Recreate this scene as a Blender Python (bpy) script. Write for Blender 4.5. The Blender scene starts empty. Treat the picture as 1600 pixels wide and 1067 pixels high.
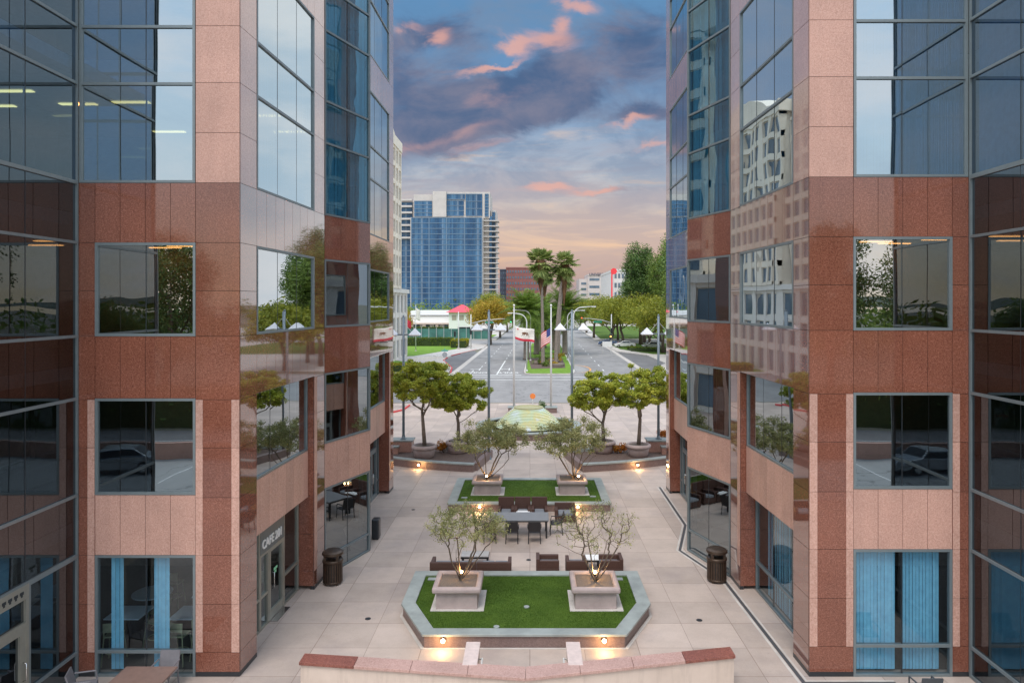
import bpy, math, random
import numpy as np
from mathutils import Vector, Matrix
R = math.radians
C = bpy.context.scene.collection
random.seed(7)
scene = bpy.context.scene
# ---------------------------------------------------------------- camera
CH = 9.52
cam = bpy.data.cameras.new('camera'); camo = bpy.data.objects.new('camera', cam); C.objects.link(camo)
camo.location = (0, 0, CH); camo.rotation_euler = (R(90), 0, 0)
cam.sensor_width = 36; cam.lens = 24.75; cam.shift_x = -0.0175; cam.shift_y = -0.0366
cam.clip_start = 0.1; cam.clip_end = 6000
scene.camera = camo
scene.view_settings.view_transform = 'Standard'; scene.view_settings.look = 'None'
scene.view_settings.exposure = 0.29; scene.view_settings.gamma = 1
# ---------------------------------------------------------------- world
SUN_EL, SUN_ROT = R(60), R(200)
W = bpy.data.worlds.new('World'); scene.world = W; W.use_nodes = True
nt = W.node_tree; nt.nodes.clear()
def N(t, **k):
    n = nt.nodes.new(t)
    for a, b in k.items(): setattr(n, a, b)
    return n
def inp(sock, v):
    if isinstance(v, (int, float)): sock.default_value = v
    elif isinstance(v, tuple): sock.default_value = v if len(sock.default_value) == len(v) else v + (1,)
    else: nt.links.new(v, sock)
def M(op, a, b=None, c=None, clamp=False):
    n = N('ShaderNodeMath', operation=op); n.use_clamp = clamp
    inp(n.inputs[0], a)
    if b is not None: inp(n.inputs[1], b)
    if c is not None: inp(n.inputs[2], c)
    return n.outputs[0]
def mixc(f, a, b):
    n = N('ShaderNodeMix', data_type='RGBA'); inp(n.inputs[0], f); inp(n.inputs[6], a); inp(n.inputs[7], b); return n.outputs[2]
def sstep(x, a, b):
    n = N('ShaderNodeMapRange', interpolation_type='SMOOTHSTEP'); inp(n.inputs[0], x); n.inputs[1].default_value = a; n.inputs[2].default_value = b
    return n.outputs[0]
def srgb(r, g, b):
    f = lambda c: (c/255/12.92) if c/255 <= .04045 else ((c/255+.055)/1.055)**2.4
    return (f(r), f(g), f(b))
tc = N('ShaderNodeTexCoord'); sx = N('ShaderNodeSeparateXYZ'); nt.links.new(tc.outputs['Generated'], sx.inputs[0])
dx, dy, dz = sx.outputs
dyc = M('MAXIMUM', dy, 0.12)
u0 = M('DIVIDE', dx, dyc); v0 = M('DIVIDE', dz, dyc)
cmb = N('ShaderNodeCombineXYZ'); inp(cmb.inputs[0], M('MULTIPLY', u0, 1.0)); inp(cmb.inputs[1], M('MULTIPLY', v0, 1.9))
nz = N('ShaderNodeTexNoise'); nz.inputs['Scale'].default_value = 9; nz.inputs['Detail'].default_value = 9; nz.inputs['Roughness'].default_value = .6; nz.inputs['Distortion'].default_value = .35
nt.links.new(cmb.outputs[0], nz.inputs['Vector'])
sc = N('ShaderNodeSeparateColor'); nt.links.new(nz.outputs['Color'], sc.inputs[0])
n1, n2, n3 = sc.outputs
u = M('ADD', u0, M('MULTIPLY', M('SUBTRACT', n1, .5), .10)); v = M('ADD', v0, M('MULTIPLY', M('SUBTRACT', n2, .5), .07))
def blob(px, py, w, h, rot=0, amp=1.0):
    cu = (px-828)/1100; cv = (475-py)/1100; a = R(rot); ca, sa = math.cos(a), math.sin(a)
    du = M('SUBTRACT', u, cu); dv = M('SUBTRACT', v, cv)
    p = M('MULTIPLY', M('ADD', M('MULTIPLY', du, ca), M('MULTIPLY', dv, sa)), 1100/w)
    q = M('MULTIPLY', M('ADD', M('MULTIPLY', du, -sa), M('MULTIPLY', dv, ca)), 1100/h)
    r2 = M('ADD', M('MULTIPLY', p, p), M('MULTIPLY', q, q))
    return M('MULTIPLY', M('POWER', 2.718, M('MULTIPLY', r2, -1.0)), amp)
def total(bl):
    s = blob(*bl[0])
    for b in bl[1:]: s = M('ADD', s, blob(*b))
    return s
dark = total([(800,145,135,50,22,1.1),(700,200,110,36,12,1.0),(650,150,90,48,0,.75),(690,60,90,26,5,.75),(990,110,90,60,-5,.7),(1010,40,70,40,10,.5),(860,170,70,30,25,.6),(1010,175,60,14,0,.8),(960,290,60,9,8,.55),(600,90,60,50,0,.5)])
pink = total([(682,66,24,16,10,1.0),(640,47,22,8,0,.6),(805,70,24,16,0,1.1),(862,68,44,15,-8,.9),(882,45,14,14,0,.9),(765,104,44,7,16,1.1),(905,14,34,12,-12,1.0),(720,205,80,12,12,.45),(990,186,34,9,10,.9),(865,286,44,7,2,1.0),(935,294,40,7,10,.95),(785,150,70,22,20,.4),(1030,222,40,8,5,.7),(760,228,70,7,5,.45),(650,225,40,10,5,.3),(780,300,160,9,2,.3)])
ramp = N('ShaderNodeValToRGB'); inp(ramp.inputs[0], M('ADD', M('MULTIPLY', v0, 1.6), M('MULTIPLY', M('SUBTRACT', n3, .5), .05)))
cr = ramp.color_ramp
stops = [(0.0, srgb(168,140,140)), (.05, srgb(192,162,152)), (.085, srgb(218,180,156)), (.13, srgb(232,196,168)), (.20, srgb(212,192,180)), (.29, srgb(184,190,200)), (.40, srgb(142,168,198)), (.52, srgb(108,148,190)), (.68, srgb(98,142,184)), (1.0, srgb(100,160,215))]
while len(cr.elements) < len(stops): cr.elements.new(.5)
for e, (p, c) in zip(cr.elements, stops): e.position = p; e.color = c + (1,)
cs = N('ShaderNodeCombineXYZ'); inp(cs.inputs[0], M('MULTIPLY', u0, 2.2)); inp(cs.inputs[1], M('MULTIPLY', v0, 15.0))
ns_ = N('ShaderNodeTexNoise'); ns_.inputs['Scale'].default_value = 2.2; ns_.inputs['Detail'].default_value = 7; ns_.inputs['Roughness'].default_value = .6; ns_.inputs['Distortion'].default_value = .5; nt.links.new(cs.outputs[0], ns_.inputs['Vector'])
lowb = sstep(v0, .32, .16)
base = mixc(M('MULTIPLY', sstep(ns_.outputs[0], .60, .44), M('MULTIPLY', lowb, .48)), ramp.outputs[0], srgb(168,158,168))
base = mixc(M('MULTIPLY', sstep(ns_.outputs[0], .56, .72), M('MULTIPLY', lowb, .7)), base, srgb(250,208,168))
base = mixc(M('MULTIPLY', sstep(n1, .40, .62), M('MULTIPLY', sstep(v0, .10, .22), .62)), base, srgb(118,142,172))
dn = M('MULTIPLY', sstep(M('ADD', dark, M('MULTIPLY', M('SUBTRACT', n3, .5), 1.3)), .15, .85), .88)
darkcol = mixc(sstep(n1, .3, .7), srgb(72,94,130), srgb(128,126,146))
col = mixc(dn, base, darkcol)
pn = sstep(M('ADD', pink, M('MULTIPLY', M('SUBTRACT', n1, .5), 1.0)), .12, 1.05)
col = mixc(M('MULTIPLY', pn, .78), col, mixc(n2, srgb(214,156,150), srgb(246,190,168)))
# the sky away from the sunset: pale bright blue with soft broken cloud
n4 = N('ShaderNodeTexNoise'); n4.inputs['Scale'].default_value = 2.6; n4.inputs['Detail'].default_value = 8; n4.inputs['Roughness'].default_value = .58
mp = N('ShaderNodeMapping'); mp.inputs['Scale'].default_value = (1, 1, 2.6); nt.links.new(tc.outputs['Generated'], mp.inputs[0]); nt.links.new(mp.outputs[0], n4.inputs['Vector'])
back = N('ShaderNodeValToRGB'); inp(back.inputs[0], M('MAXIMUM', dz, 0.0)); cb = back.color_ramp
bst = [(0.0, (.95,.72,.45)), (.06, (1.0,.86,.66)), (.16, (.74,.86,.95)), (.4, (.62,.82,1.05)), (1.0, (.72,.88,1.1))]
while len(cb.elements) < len(bst): cb.elements.new(.5)
for e, (p, c) in zip(cb.elements, bst): e.position = p; e.color = c + (1,)
bk = mixc(M('MULTIPLY', sstep(n4.outputs[0], .42, .68), .75), back.outputs[0], (1.05, 1.0, 1.02))
bk = mixc(M('MULTIPLY', sstep(n4.outputs[0], .46, .30), .35), bk, (.42, .5, .66))
# side of the sky to the right of the street is brighter
front = M('MULTIPLY', sstep(dy, .30, .72), sstep(v0, .95, .5))
bright = N('ShaderNodeVectorMath', operation='SCALE'); nt.links.new(bk, bright.inputs[0]); bright.inputs[3].default_value = 1.25
fd = N('ShaderNodeVectorMath', operation='SCALE'); nt.links.new(col, fd.inputs[0]); fd.inputs[3].default_value = .83; col = fd.outputs[0]
col = mixc(sstep(u0, .215, .36), col, mixc(sstep(n4.outputs[0], .4, .65), (.62,.74,.85), (.98,.96,.96)))
col = mixc(sstep(u0, .50, .66), col, (.17,.27,.40))
col = mixc(M('MULTIPLY', sstep(u0, -.21, -.32), .6), col, mixc(n1, (.26,.35,.50), (.50,.50,.56)))
col = mixc(front, bright.outputs[0], col)
# small share of the physical sky
sky = N('ShaderNodeTexSky', sky_type='NISHITA'); sky.sun_disc = False; sky.sun_elevation = SUN_EL; sky.sun_rotation = SUN_ROT
sk = N('ShaderNodeVectorMath', operation='SCALE'); nt.links.new(sky.outputs[0], sk.inputs[0]); sk.inputs[3].default_value = .0012
ad = N('ShaderNodeVectorMath', operation='ADD'); nt.links.new(col, ad.inputs[0]); nt.links.new(sk.outputs[0], ad.inputs[1])
bg = N('ShaderNodeBackground'); nt.links.new(ad.outputs[0], bg.inputs[0]); bg.inputs[1].default_value = 1.0
wo = N('ShaderNodeOutputWorld'); nt.links.new(bg.outputs[0], wo.inputs[0])
# ---------------------------------------------------------------- sun
sl = bpy.data.lights.new('sun', 'SUN'); sl.energy = 1.9; sl.angle = R(30); sl.color = (1, .93, .86)
so = bpy.data.objects.new('sun', sl); C.objects.link(so)
sd = Vector((math.sin(SUN_ROT)*math.cos(SUN_EL), math.cos(SUN_ROT)*math.cos(SUN_EL), math.sin(SUN_EL)))
so.rotation_euler = sd.to_track_quat('Z', 'Y').to_euler(); so.location = (0, -50, 80)

# ================================================================ materials
MATS = {}
class NB:
    def __init__(s, name):
        s.m = bpy.data.materials.new(name); s.m.use_nodes = True; s.t = s.m.node_tree; s.t.nodes.clear()
        s.out = s.t.nodes.new('ShaderNodeOutputMaterial')
    def n(s, t, **k):
        x = s.t.nodes.new(t)
        for a, b in k.items(): setattr(x, a, b)
        return x
    def l(s, a, b): s.t.links.new(a, b)
    def pos(s, scale=(1,1,1), obj=False):
        mpn = s.n('ShaderNodeMapping'); mpn.inputs['Scale'].default_value = scale
        if obj: s.l(s.n('ShaderNodeTexCoord').outputs['Object'], mpn.inputs[0])
        else: s.l(s.n('ShaderNodeNewGeometry').outputs['Position'], mpn.inputs[0])
        return mpn.outputs[0]
    def noise(s, sc, det=3, rough=.5, vec=None, scale=(1,1,1)):
        x = s.n('ShaderNodeTexNoise'); x.inputs['Scale'].default_value = sc; x.inputs['Detail'].default_value = det; x.inputs['Roughness'].default_value = rough
        s.l(vec if vec is not None else s.pos(scale), x.inputs['Vector']); return x.outputs['Fac']
    def ramp(s, f, st, const=False):
        x = s.n('ShaderNodeValToRGB'); s.l(f, x.inputs[0]); c = x.color_ramp
        if const: c.interpolation = 'CONSTANT'
        while len(c.elements) < len(st): c.elements.new(.5)
        for e, (p, cc) in zip(c.elements, st): e.position = p; e.color = (tuple(cc) if not isinstance(cc, (int, float)) else (cc,)*3) + (1,)
        return x.outputs[0]
    def mix(s, f, a, b, bt='MIX'):
        x = s.n('ShaderNodeMix', data_type='RGBA', blend_type=bt)
        for so_, v_ in ((x.inputs[0], f), (x.inputs[6], a), (x.inputs[7], b)):
            if isinstance(v_, (int, float)): so_.default_value = v_
            elif isinstance(v_, tuple): so_.default_value = v_ + (1,)
            else: s.l(v_, so_)
        return x.outputs[2]
    def island(s): return s.n('ShaderNodeNewGeometry').outputs['Random Per Island']
    def pr(s, col, rough=.6, metal=0, bump=None, bs=.2, bd=.01, spec=.5, trans=None):
        p = s.n('ShaderNodeBsdfPrincipled')
        for k_, v_ in (('Base Color', col), ('Roughness', rough)):
            if isinstance(v_, tuple): p.inputs[k_].default_value = v_ + (1,)
            elif isinstance(v_, (int, float)): p.inputs[k_].default_value = v_
            else: s.l(v_, p.inputs[k_])
        p.inputs['Metallic'].default_value = metal; p.inputs['Specular IOR Level'].default_value = spec
        if bump is not None:
            b = s.n('ShaderNodeBump'); b.inputs['Strength'].default_value = bs; b.inputs['Distance'].default_value = bd
            s.l(bump, b.inputs['Height']); s.l(b.outputs[0], p.inputs['Normal'])
        s.l(p.outputs[0], s.out.inputs[0]); s.p = p
        return s.m
def flat(name, col, rough=.6, metal=0, var=.12, sc=6, bs=.15, spec=.5):
    if name in MATS: return MATS[name]
    b = NB(name); nf = b.noise(sc, 5, .6)
    hi = tuple(min(1, c*(1+var)) for c in col); lo = tuple(c*(1-var) for c in col)
    m = b.pr(b.ramp(nf, [(.3, lo), (.7, hi)]), rough, metal, nf, bs, .01, spec); MATS[name] = m; return m
def granite(name, a, c, d, rough, spec=.5, cior=1.42):
    b = NB(name); g = b.noise(15, 2, .75); g2 = b.noise(.9, 4, .6); g3 = b.noise(34, 1, .5)
    col = b.ramp(g, [(.36, d), (.45, a), (.55, a), (.63, c)])
    col = b.mix(.5, col, b.ramp(g3, [(.38, d), (.5, a), (.62, c)]))
    col = b.mix(.35, col, b.ramp(g2, [(.3, tuple(x*.72 for x in a)), (.7, tuple(min(1, x*1.22) for x in a))]))
    isl = b.ramp(b.island(), [(0, .87), (.5, 1.0), (1, 1.10)])
    vs_ = b.noise(1.0, 5, .7, scale=(2.2, 2.2, .22)); isl = b.mix(1, isl, b.ramp(vs_, [(.36, .94), (.6, 1.02)]), 'MULTIPLY')
    col = b.mix(1.0, col, isl, 'MULTIPLY')
    m = b.pr(col, rough, 0, b.noise(1.3, 2, .5), .04, .02, spec); MATS[name] = m
    if rough < .2: b.p.inputs['Coat Weight'].default_value = 1.0; b.p.inputs['Coat IOR'].default_value = cior; b.p.inputs['Coat Roughness'].default_value = .02
    return m
RED = granite('polished_red_granite', (.215,.076,.047), (.36,.155,.11), (.095,.030,.020), .07, .3)
REDS = granite('mirror_polished_red_granite', (.215,.076,.047), (.36,.155,.11), (.095,.030,.020), .05, .6, 1.8)
PINK = granite('flamed_pink_granite', (.52,.30,.235), (.64,.42,.345), (.36,.18,.135), .42)
PINKP = granite('honed_pink_granite', (.44,.245,.195), (.55,.34,.28), (.29,.145,.11), .14)
COPR = granite('red_coping_granite', (.25,.085,.06), (.42,.17,.13), (.10,.03,.025), .35)
COPP = granite('pink_coping_granite', (.52,.32,.27), (.64,.44,.38), (.36,.2,.16), .4)
PLWALL = granite('brown_planter_granite', (.20,.135,.12), (.28,.195,.175), (.12,.08,.07), .45)
BLACKB = flat('black_base_stone', (.025,.028,.032), .3)
JOINT = flat('dark_joint', (.09,.055,.045), .8)
ALU = flat('grey_green_aluminium', (.20,.235,.245), .4, .35, .06)
ALUL = flat('bronze_grey_aluminium', (.33,.32,.27), .35, .45, .06)
DARKF = flat('dark_gasket', (.02,.025,.03), .4)
def glass(name, base, tint, gcol=(1,1,1), wob=.015, scl=.7):
    b = NB(name)
    ge = b.n('ShaderNodeNewGeometry'); dt = b.n('ShaderNodeVectorMath', operation='DOT_PRODUCT'); b.l(ge.outputs['Incoming'], dt.inputs[0]); b.l(ge.outputs['Normal'], dt.inputs[1])
    ab = b.n('ShaderNodeMath', operation='ABSOLUTE'); b.l(dt.outputs['Value'], ab.inputs[0]); om = b.n('ShaderNodeMath', operation='SUBTRACT'); om.inputs[0].default_value = 1; b.l(ab.outputs[0], om.inputs[1])
    pw = b.n('ShaderNodeMath', operation='POWER'); b.l(om.outputs[0], pw.inputs[0]); pw.inputs[1].default_value = 2.7
    f = b.n('ShaderNodeMapRange'); b.l(pw.outputs[0], f.inputs[0]); f.inputs[3].default_value = base; f.inputs[4].default_value = .9 if base > .2 else .62
    g = b.n('ShaderNodeBsdfGlossy'); g.inputs['Roughness'].default_value = .0; g.inputs['Color'].default_value = gcol + (1,)
    t = b.n('ShaderNodeBsdfTransparent'); t.inputs[0].default_value = tint + (1,)
    bp = b.n('ShaderNodeBump'); bp.inputs['Strength'].default_value = 1; bp.inputs['Distance'].default_value = wob
    ns = b.noise(scl, 1, .4, scale=(1, 1, .7)); b.l(ns, bp.inputs['Height']); b.l(bp.outputs[0], g.inputs['Normal'])
    mx = b.n('ShaderNodeMixShader'); b.l(f.outputs[0], mx.inputs[0]); b.l(t.outputs[0], mx.inputs[1]); b.l(g.outputs[0], mx.inputs[2])
    b.l(mx.outputs[0], b.out.inputs[0]); return b.m
GL_LOW = glass('tinted_window_glass', .29, (.26,.31,.34), (.85,.95,1.0), .005)
GL_MID = glass('mirror_window_glass', .42, (.24,.29,.32), (.88,.95,1.0), .005)
GL_GND = glass('ground_floor_glass', .09, (.62,.70,.74), (.85,.95,1.0), .004)
GL_UP = glass('reflective_blue_glass', .43, (.10,.24,.34), (.84,.95,1.0), .005)
GL_DK = glass('dark_curtain_glass', .15, (.09,.11,.13), (.75,.86,.95), .005)
GL_E = glass('side_curtain_glass', .14, (.09,.24,.38), (.80,.92,1.0), .005)
GL_C = glass('prow_blue_glass', .16, (.28,.55,.66), (.60,.84,.95), .007, .9)
GL_CAR = glass('car_glass', .15, (.1,.12,.14))
BLIND = flat('pale_blue_blind', (.40,.52,.60), .8)
BLINDB = flat('blue_curtain', (.30,.70,.95), .8)
BLINDY = flat('brown_blind', (.30,.21,.12), .8)
CARPET = flat('grey_carpet', (.08,.075,.07), .9)
INW = flat('interior_plaster', (.34,.29,.25), .9)
CEIL = flat('ceiling_tile', (.5,.5,.48), .9)
def emit(name, col, st):
    b = NB(name); e = b.n('ShaderNodeEmission'); e.inputs[0].default_value = col + (1,); e.inputs[1].default_value = st
    b.l(e.outputs[0], b.out.inputs[0]); return b.m
E_CEIL = emit('warm_ceiling_light', (1,.40,.11), 6.5)
E_LAMP = emit('warm_lamp', (1,.66,.32), 30)
E_RED = emit('signal_red', (1,.12,.03), 6); E_GRN = emit('signal_green', (.1,1,.4), 4); E_AMB = emit('signal_amber', (1,.4,.08), 5)
# ground materials
def paving():
    b = NB('pink_concrete_paving'); v_ = b.pos()
    def br(w, h, off, ms):
        x = b.n('ShaderNodeTexBrick'); b.l(v_, x.inputs['Vector']); x.offset = off; x.squash = 1
        x.inputs['Color1'].default_value = (1,1,1,1); x.inputs['Color2'].default_value = (.78,.78,.78,1); x.inputs['Mortar'].default_value = (.60,.56,.55,1)
        x.inputs['Scale'].default_value = 1; x.inputs['Mortar Size'].default_value = ms; x.inputs['Mortar Smooth'].default_value = .3
        x.inputs['Brick Width'].default_value = w; x.inputs['Row Height'].default_value = h; return x.outputs['Color']
    n_ = b.noise(1.1, 6, .65); f_ = b.noise(60, 2, .6); st = b.noise(.35, 5, .7)
    col = b.ramp(n_, [(.3, (.49,.39,.32)), (.7, (.63,.51,.43))])
    col = b.mix(.22, col, b.ramp(f_, [(.3, (.3,.24,.22)), (.7, (.66,.58,.54))]))
    col = b.mix(b.ramp(st, [(.48, 0.0), (.72, .6)]), col, (.36,.30,.285))
    v2 = b.noise(2.2, 8, .75); col = b.mix(b.ramp(v2, [(.60, 0.0), (.68, .35)]), col, (.30,.25,.225)); col = b.mix(1, col, br(1.5, 1.5, 0, .010), 'MULTIPLY'); col = b.mix(.5, col, br(3.0, 3.0, 0, .014), 'MULTIPLY')
    return b.pr(col, .62, 0, f_, .1, .005)
PAVE = paving()
def asphalt(name, a, c):
    b = NB(name); f_ = b.noise(50, 2, .6); n_ = b.noise(.35, 6, .65, scale=(1,.4,1))
    v = b.n('ShaderNodeTexVoronoi', feature='DISTANCE_TO_EDGE'); v.inputs['Scale'].default_value = .16
    wp = b.n('ShaderNodeVectorMath', operation='MULTIPLY_ADD'); wn = b.n('ShaderNodeTexNoise'); wn.inputs['Scale'].default_value = .5; wn.inputs['Detail'].default_value = 4
    ps = b.pos(); b.l(ps, wn.inputs['Vector']); b.l(wn.outputs['Color'], wp.inputs[0]); wp.inputs[1].default_value = (4,4,0); b.l(ps, wp.inputs[2]); b.l(wp.outputs[0], v.inputs['Vector'])
    col = b.ramp(n_, [(.3, a), (.7, c)]); col = b.mix(.2, col, b.ramp(f_, [(.3, .06), (.7, .35)]))
    col = b.mix(b.ramp(v.outputs['Distance'], [(.0, .55), (.012, 0.0)]), col, (.07,.07,.07))
    return b.pr(col, .8, 0, f_, .2, .01)
ASPH = asphalt('worn_asphalt', (.22,.21,.205), (.35,.335,.325)); ASPD = asphalt('dark_asphalt', (.12,.115,.12), (.19,.185,.185))
PARKM = asphalt('parking_concrete', (.36,.36,.35), (.48,.48,.46))
CONC = flat('pale_concrete', (.52,.48,.44), .8, 0, .15, 1.5)
GROUND = flat('far_ground', (.16,.15,.11), .95, 0, .35, .05)
PAINT = flat('white_road_paint', (.72,.72,.70), .7, 0, .15, 3); PAINTY = flat('orange_road_paint', (.75,.33,.07), .7)
KERBR = flat('red_kerb_paint', (.62,.06,.06), .6)
COPG = flat('grey_green_coping_stone', (.30,.325,.305), .42, 0, .2, 2)
def turf(name, a, c):
    b = NB(name); n_ = b.noise(1.3, 5, .6); f_ = b.noise(130, 2, .7)
    col = b.ramp(n_, [(.36, a), (.64, c)]); col = b.mix(.4, col, b.ramp(f_, [(.3, tuple(x*.3 for x in a)), (.7, tuple(x*1.6 for x in c))]))
    return b.pr(col, .85, 0, f_, .8, .02, .2)
TURF = turf('artificial_turf', (.040,.085,.010), (.10,.17,.022)); LAWN = turf('street_lawn', (.10,.20,.02), (.20,.34,.045))
def leafm(name, a, c, d=None):
    b = NB(name); i_ = b.island(); n_ = b.noise(.8, 3, .6)
    col = b.ramp(i_, [(0, a), (.6, c), (1, d or c)]); col = b.mix(.4, col, b.ramp(n_, [(.35, a), (.65, d or c)]))
    p = b.pr(col, .55, 0, None, spec=.3)
    tr = b.n('ShaderNodeBsdfTranslucent'); b.l(col, tr.inputs[0]); mx = b.n('ShaderNodeMixShader'); mx.inputs[0].default_value = .35
    b.l(b.p.outputs[0], mx.inputs[1]); b.l(tr.outputs[0], mx.inputs[2]); b.l(mx.outputs[0], b.out.inputs[0]); return b.m
L_FIC = leafm('ficus_leaf', (.11,.19,.02), (.40,.47,.045), (.74,.70,.11))
L_OLV = leafm('olive_leaf', (.14,.17,.06), (.36,.37,.15), (.58,.54,.26))
L_STR = leafm('street_tree_leaf', (.12,.17,.02), (.28,.31,.035), (.46,.42,.05))
L_AUT = leafm('autumn_leaf', (.24,.20,.02), (.46,.36,.035), (.60,.36,.05))
L_DRK = leafm('dark_tree_leaf', (.025,.07,.02), (.10,.19,.045), (.24,.34,.09))
L_MID = leafm('mid_tree_leaf', (.06,.11,.02), (.16,.25,.045), (.28,.36,.07))
L_PLM = leafm('palm_leaf', (.05,.11,.015), (.15,.25,.03), (.32,.42,.07))
L_WAS = leafm('fan_palm_leaf', (.08,.14,.03), (.26,.34,.09), (.46,.50,.17))
L_DEAD = leafm('dead_frond', (.16,.09,.05), (.30,.17,.09), (.42,.22,.10))
L_HDG = leafm('hedge_leaf', (.04,.09,.008), (.10,.18,.015), (.24,.27,.02)); L_HDY = leafm('yellow_hedge_leaf', (.16,.18,.01), (.36,.34,.02), (.5,.44,.03))
L_FLW = leafm('orange_flower', (.25,.16,.02), (.5,.2,.02), (.7,.18,.03))
BARK = flat('grey_bark', (.20,.165,.135), .9, 0, .3, 12); BARKD = flat('brown_bark', (.125,.095,.07), .9, 0, .3, 12); BARKP = flat('palm_bark', (.24,.20,.17), .95, 0, .3, 5)
POTM = flat('mauve_concrete_pot', (.40,.315,.295), .6, 0, .14, 3); SOIL = flat('gravel_soil', (.15,.12,.10), 1, 0, .55, 45, .8); MULCH = flat('brown_mulch', (.13,.09,.075), 1, 0, .5, 20, .8)
RATT = flat('brown_rattan', (.075,.035,.025), .55, 0, .4, 60); RATTD = flat('black_frame', (.02,.018,.02), .5); CUSH = flat('grey_cushion', (.20,.21,.23), .8)
TABT = flat('grey_tabletop', (.22,.225,.235), .4, 0, .06); BRONZE = flat('dark_bronze_metal', (.085,.058,.042), .38, .6, .2, 10)
LAMPP = flat('blue_grey_pole_paint', (.22,.27,.31), .45, .3, .05); SHADE = flat('white_shade', (.74,.76,.80), .5, 0, .04); POLEW = flat('white_pole_paint', (.62,.62,.60), .45, 0, .05)
b = NB('beige_stucco'); BEIGE = b.pr(b.mix(b.ramp(b.noise(1.0, 6, .7, scale=(3, 3, .35)), [(.5, 0.0), (.75, .55)]), b.ramp(b.noise(1.2, 5, .6), [(.3, (.56,.45,.37)), (.7, (.66,.54,.45))]), (.36,.28,.23)), .8, 0, b.noise(80, 2, .5), .1); WHITEST = flat('cream_stucco', (.74,.70,.64), .8, 0, .06, .5); WHITEP = flat('white_paint', (.8,.8,.78), .6, 0, .04)
HOTEL = flat('cream_hotel_stone', (.80,.72,.60), .7, 0, .08, .4); WING = flat('dark_hotel_window', (.10,.15,.20), .12, 0, .3, .3, 0)
REDROOF = flat('red_metal_roof', (.62,.06,.09), .5); GREY = flat('mid_grey', (.3,.3,.31), .6); STEEL = flat('polished_steel', (.6,.6,.6), .2, 1, .03)
WOODG = flat('green_grey_stool', (.30,.32,.20), .5); CAFET = flat('cafe_tabletop', (.55,.68,.76), .25, 0, .04); BROWNT = flat('brown_patio_table', (.20,.125,.10), .5)
# ================================================================ mesh builder
class MB:
    def __init__(s): s.v = []; s.f = []; s.xf = None
    def add(s, vs, fs):
        o = len(s.v)
        if s.xf is not None: vs = [tuple(s.xf @ Vector(p)) for p in vs]
        s.v.extend(vs); s.f.extend([tuple(i+o for i in f) for f in fs]); return s
    def box(s, x0, x1, y0, y1, z0, z1):
        return s.add([(x0,y0,z0),(x1,y0,z0),(x1,y1,z0),(x0,y1,z0),(x0,y0,z1),(x1,y0,z1),(x1,y1,z1),(x0,y1,z1)],
                     [(3,2,1,0),(4,5,6,7),(0,1,5,4),(1,2,6,5),(2,3,7,6),(3,0,4,7)])
    def prism(s, poly, z0, z1):
        n = len(poly)
        return s.add([(x,y,z0) for x,y in poly]+[(x,y,z1) for x,y in poly],
                     [tuple(range(n-1,-1,-1)), tuple(range(n,2*n))]+[(i,(i+1)%n,n+(i+1)%n,n+i) for i in range(n)])
    def ring(s, outer, inner, z0, z1, op=False):
        n = len(outer); vs = []
        for p in (outer, inner):
            vs += [(x,y,z0) for x,y in p]+[(x,y,z1) for x,y in p]
        fs = []
        for i in range(n-1 if op else n):
            j = (i+1)%n
            fs += [(i,j,n+j,n+i),(2*n+j,2*n+i,3*n+i,3*n+j),(n+i,n+j,3*n+j,3*n+i),(j,i,2*n+i,2*n+j)]
        if op: fs += [(0,n,3*n,2*n),(n-1,3*n-1,4*n-1,2*n-1)]
        return s.add(vs, fs)
    def lathe(s, prof, c=(0,0,0), n=24):
        vs = []; fs = []; m = len(prof)
        for r, z in prof:
            for k in range(n):
                a = 2*math.pi*k/n; vs.append((c[0]+r*math.cos(a), c[1]+r*math.sin(a), c[2]+z))
        for i in range(m-1):
            for k in range(n):
                k2 = (k+1)%n; fs.append((i*n+k, i*n+k2, (i+1)*n+k2, (i+1)*n+k))
        fs.append(tuple(range(n-1,-1,-1))); fs.append(tuple(range((m-1)*n, m*n)))
        return s.add(vs, fs)
    def tube(s, pts, rs, n=8):
        pts = [Vector(p) for p in pts]
        if isinstance(rs, (int, float)): rs = [rs]*len(pts)
        vs = []; fs = []; ref = None
        for i, p in enumerate(pts):
            t = (pts[min(i+1, len(pts)-1)]-pts[max(i-1, 0)]).normalized()
            if ref is None: ref = Vector((1,0,0)) if abs(t.x) < .8 else Vector((0,1,0))
            a = (ref - t*ref.dot(t)).normalized(); ref = a; b = t.cross(a)
            for k in range(n):
                th = 2*math.pi*k/n; q = p+(a*math.cos(th)+b*math.sin(th))*rs[i]; vs.append(tuple(q))
        for i in range(len(pts)-1):
            for k in range(n):
                k2 = (k+1)%n; fs.append((i*n+k, i*n+k2, (i+1)*n+k2, (i+1)*n+k))
        fs.append(tuple(range(n-1,-1,-1))); fs.append(tuple(range((len(pts)-1)*n, len(pts)*n)))
        return s.add(vs, fs)
    def build(s, name, mat, parent=None, org=None, smooth=False, bevel=0, label=None):
        v = s.v
        if org is not None: v = [(a-org[0], b-org[1], c-org[2]) for a,b,c in v]
        me = bpy.data.meshes.new(name); me.from_pydata(v, [], s.f); me.materials.append(mat)
        if smooth: me.polygons.foreach_set('use_smooth', [True]*len(me.polygons))
        o = bpy.data.objects.new(name, me); C.objects.link(o)
        if parent is not None: o.parent = parent
        if bevel:
            m = o.modifiers.new('bevel', 'BEVEL'); m.width = bevel; m.segments = 2; m.limit_method = 'ANGLE'
        if label: o['label'] = label
        return o
def tag(o, label=None, cat=None, group=None, kind=None):
    for k, v in (('label', label), ('category', cat), ('group', group), ('kind', kind)):
        if v: o[k] = v
    return o
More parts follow.
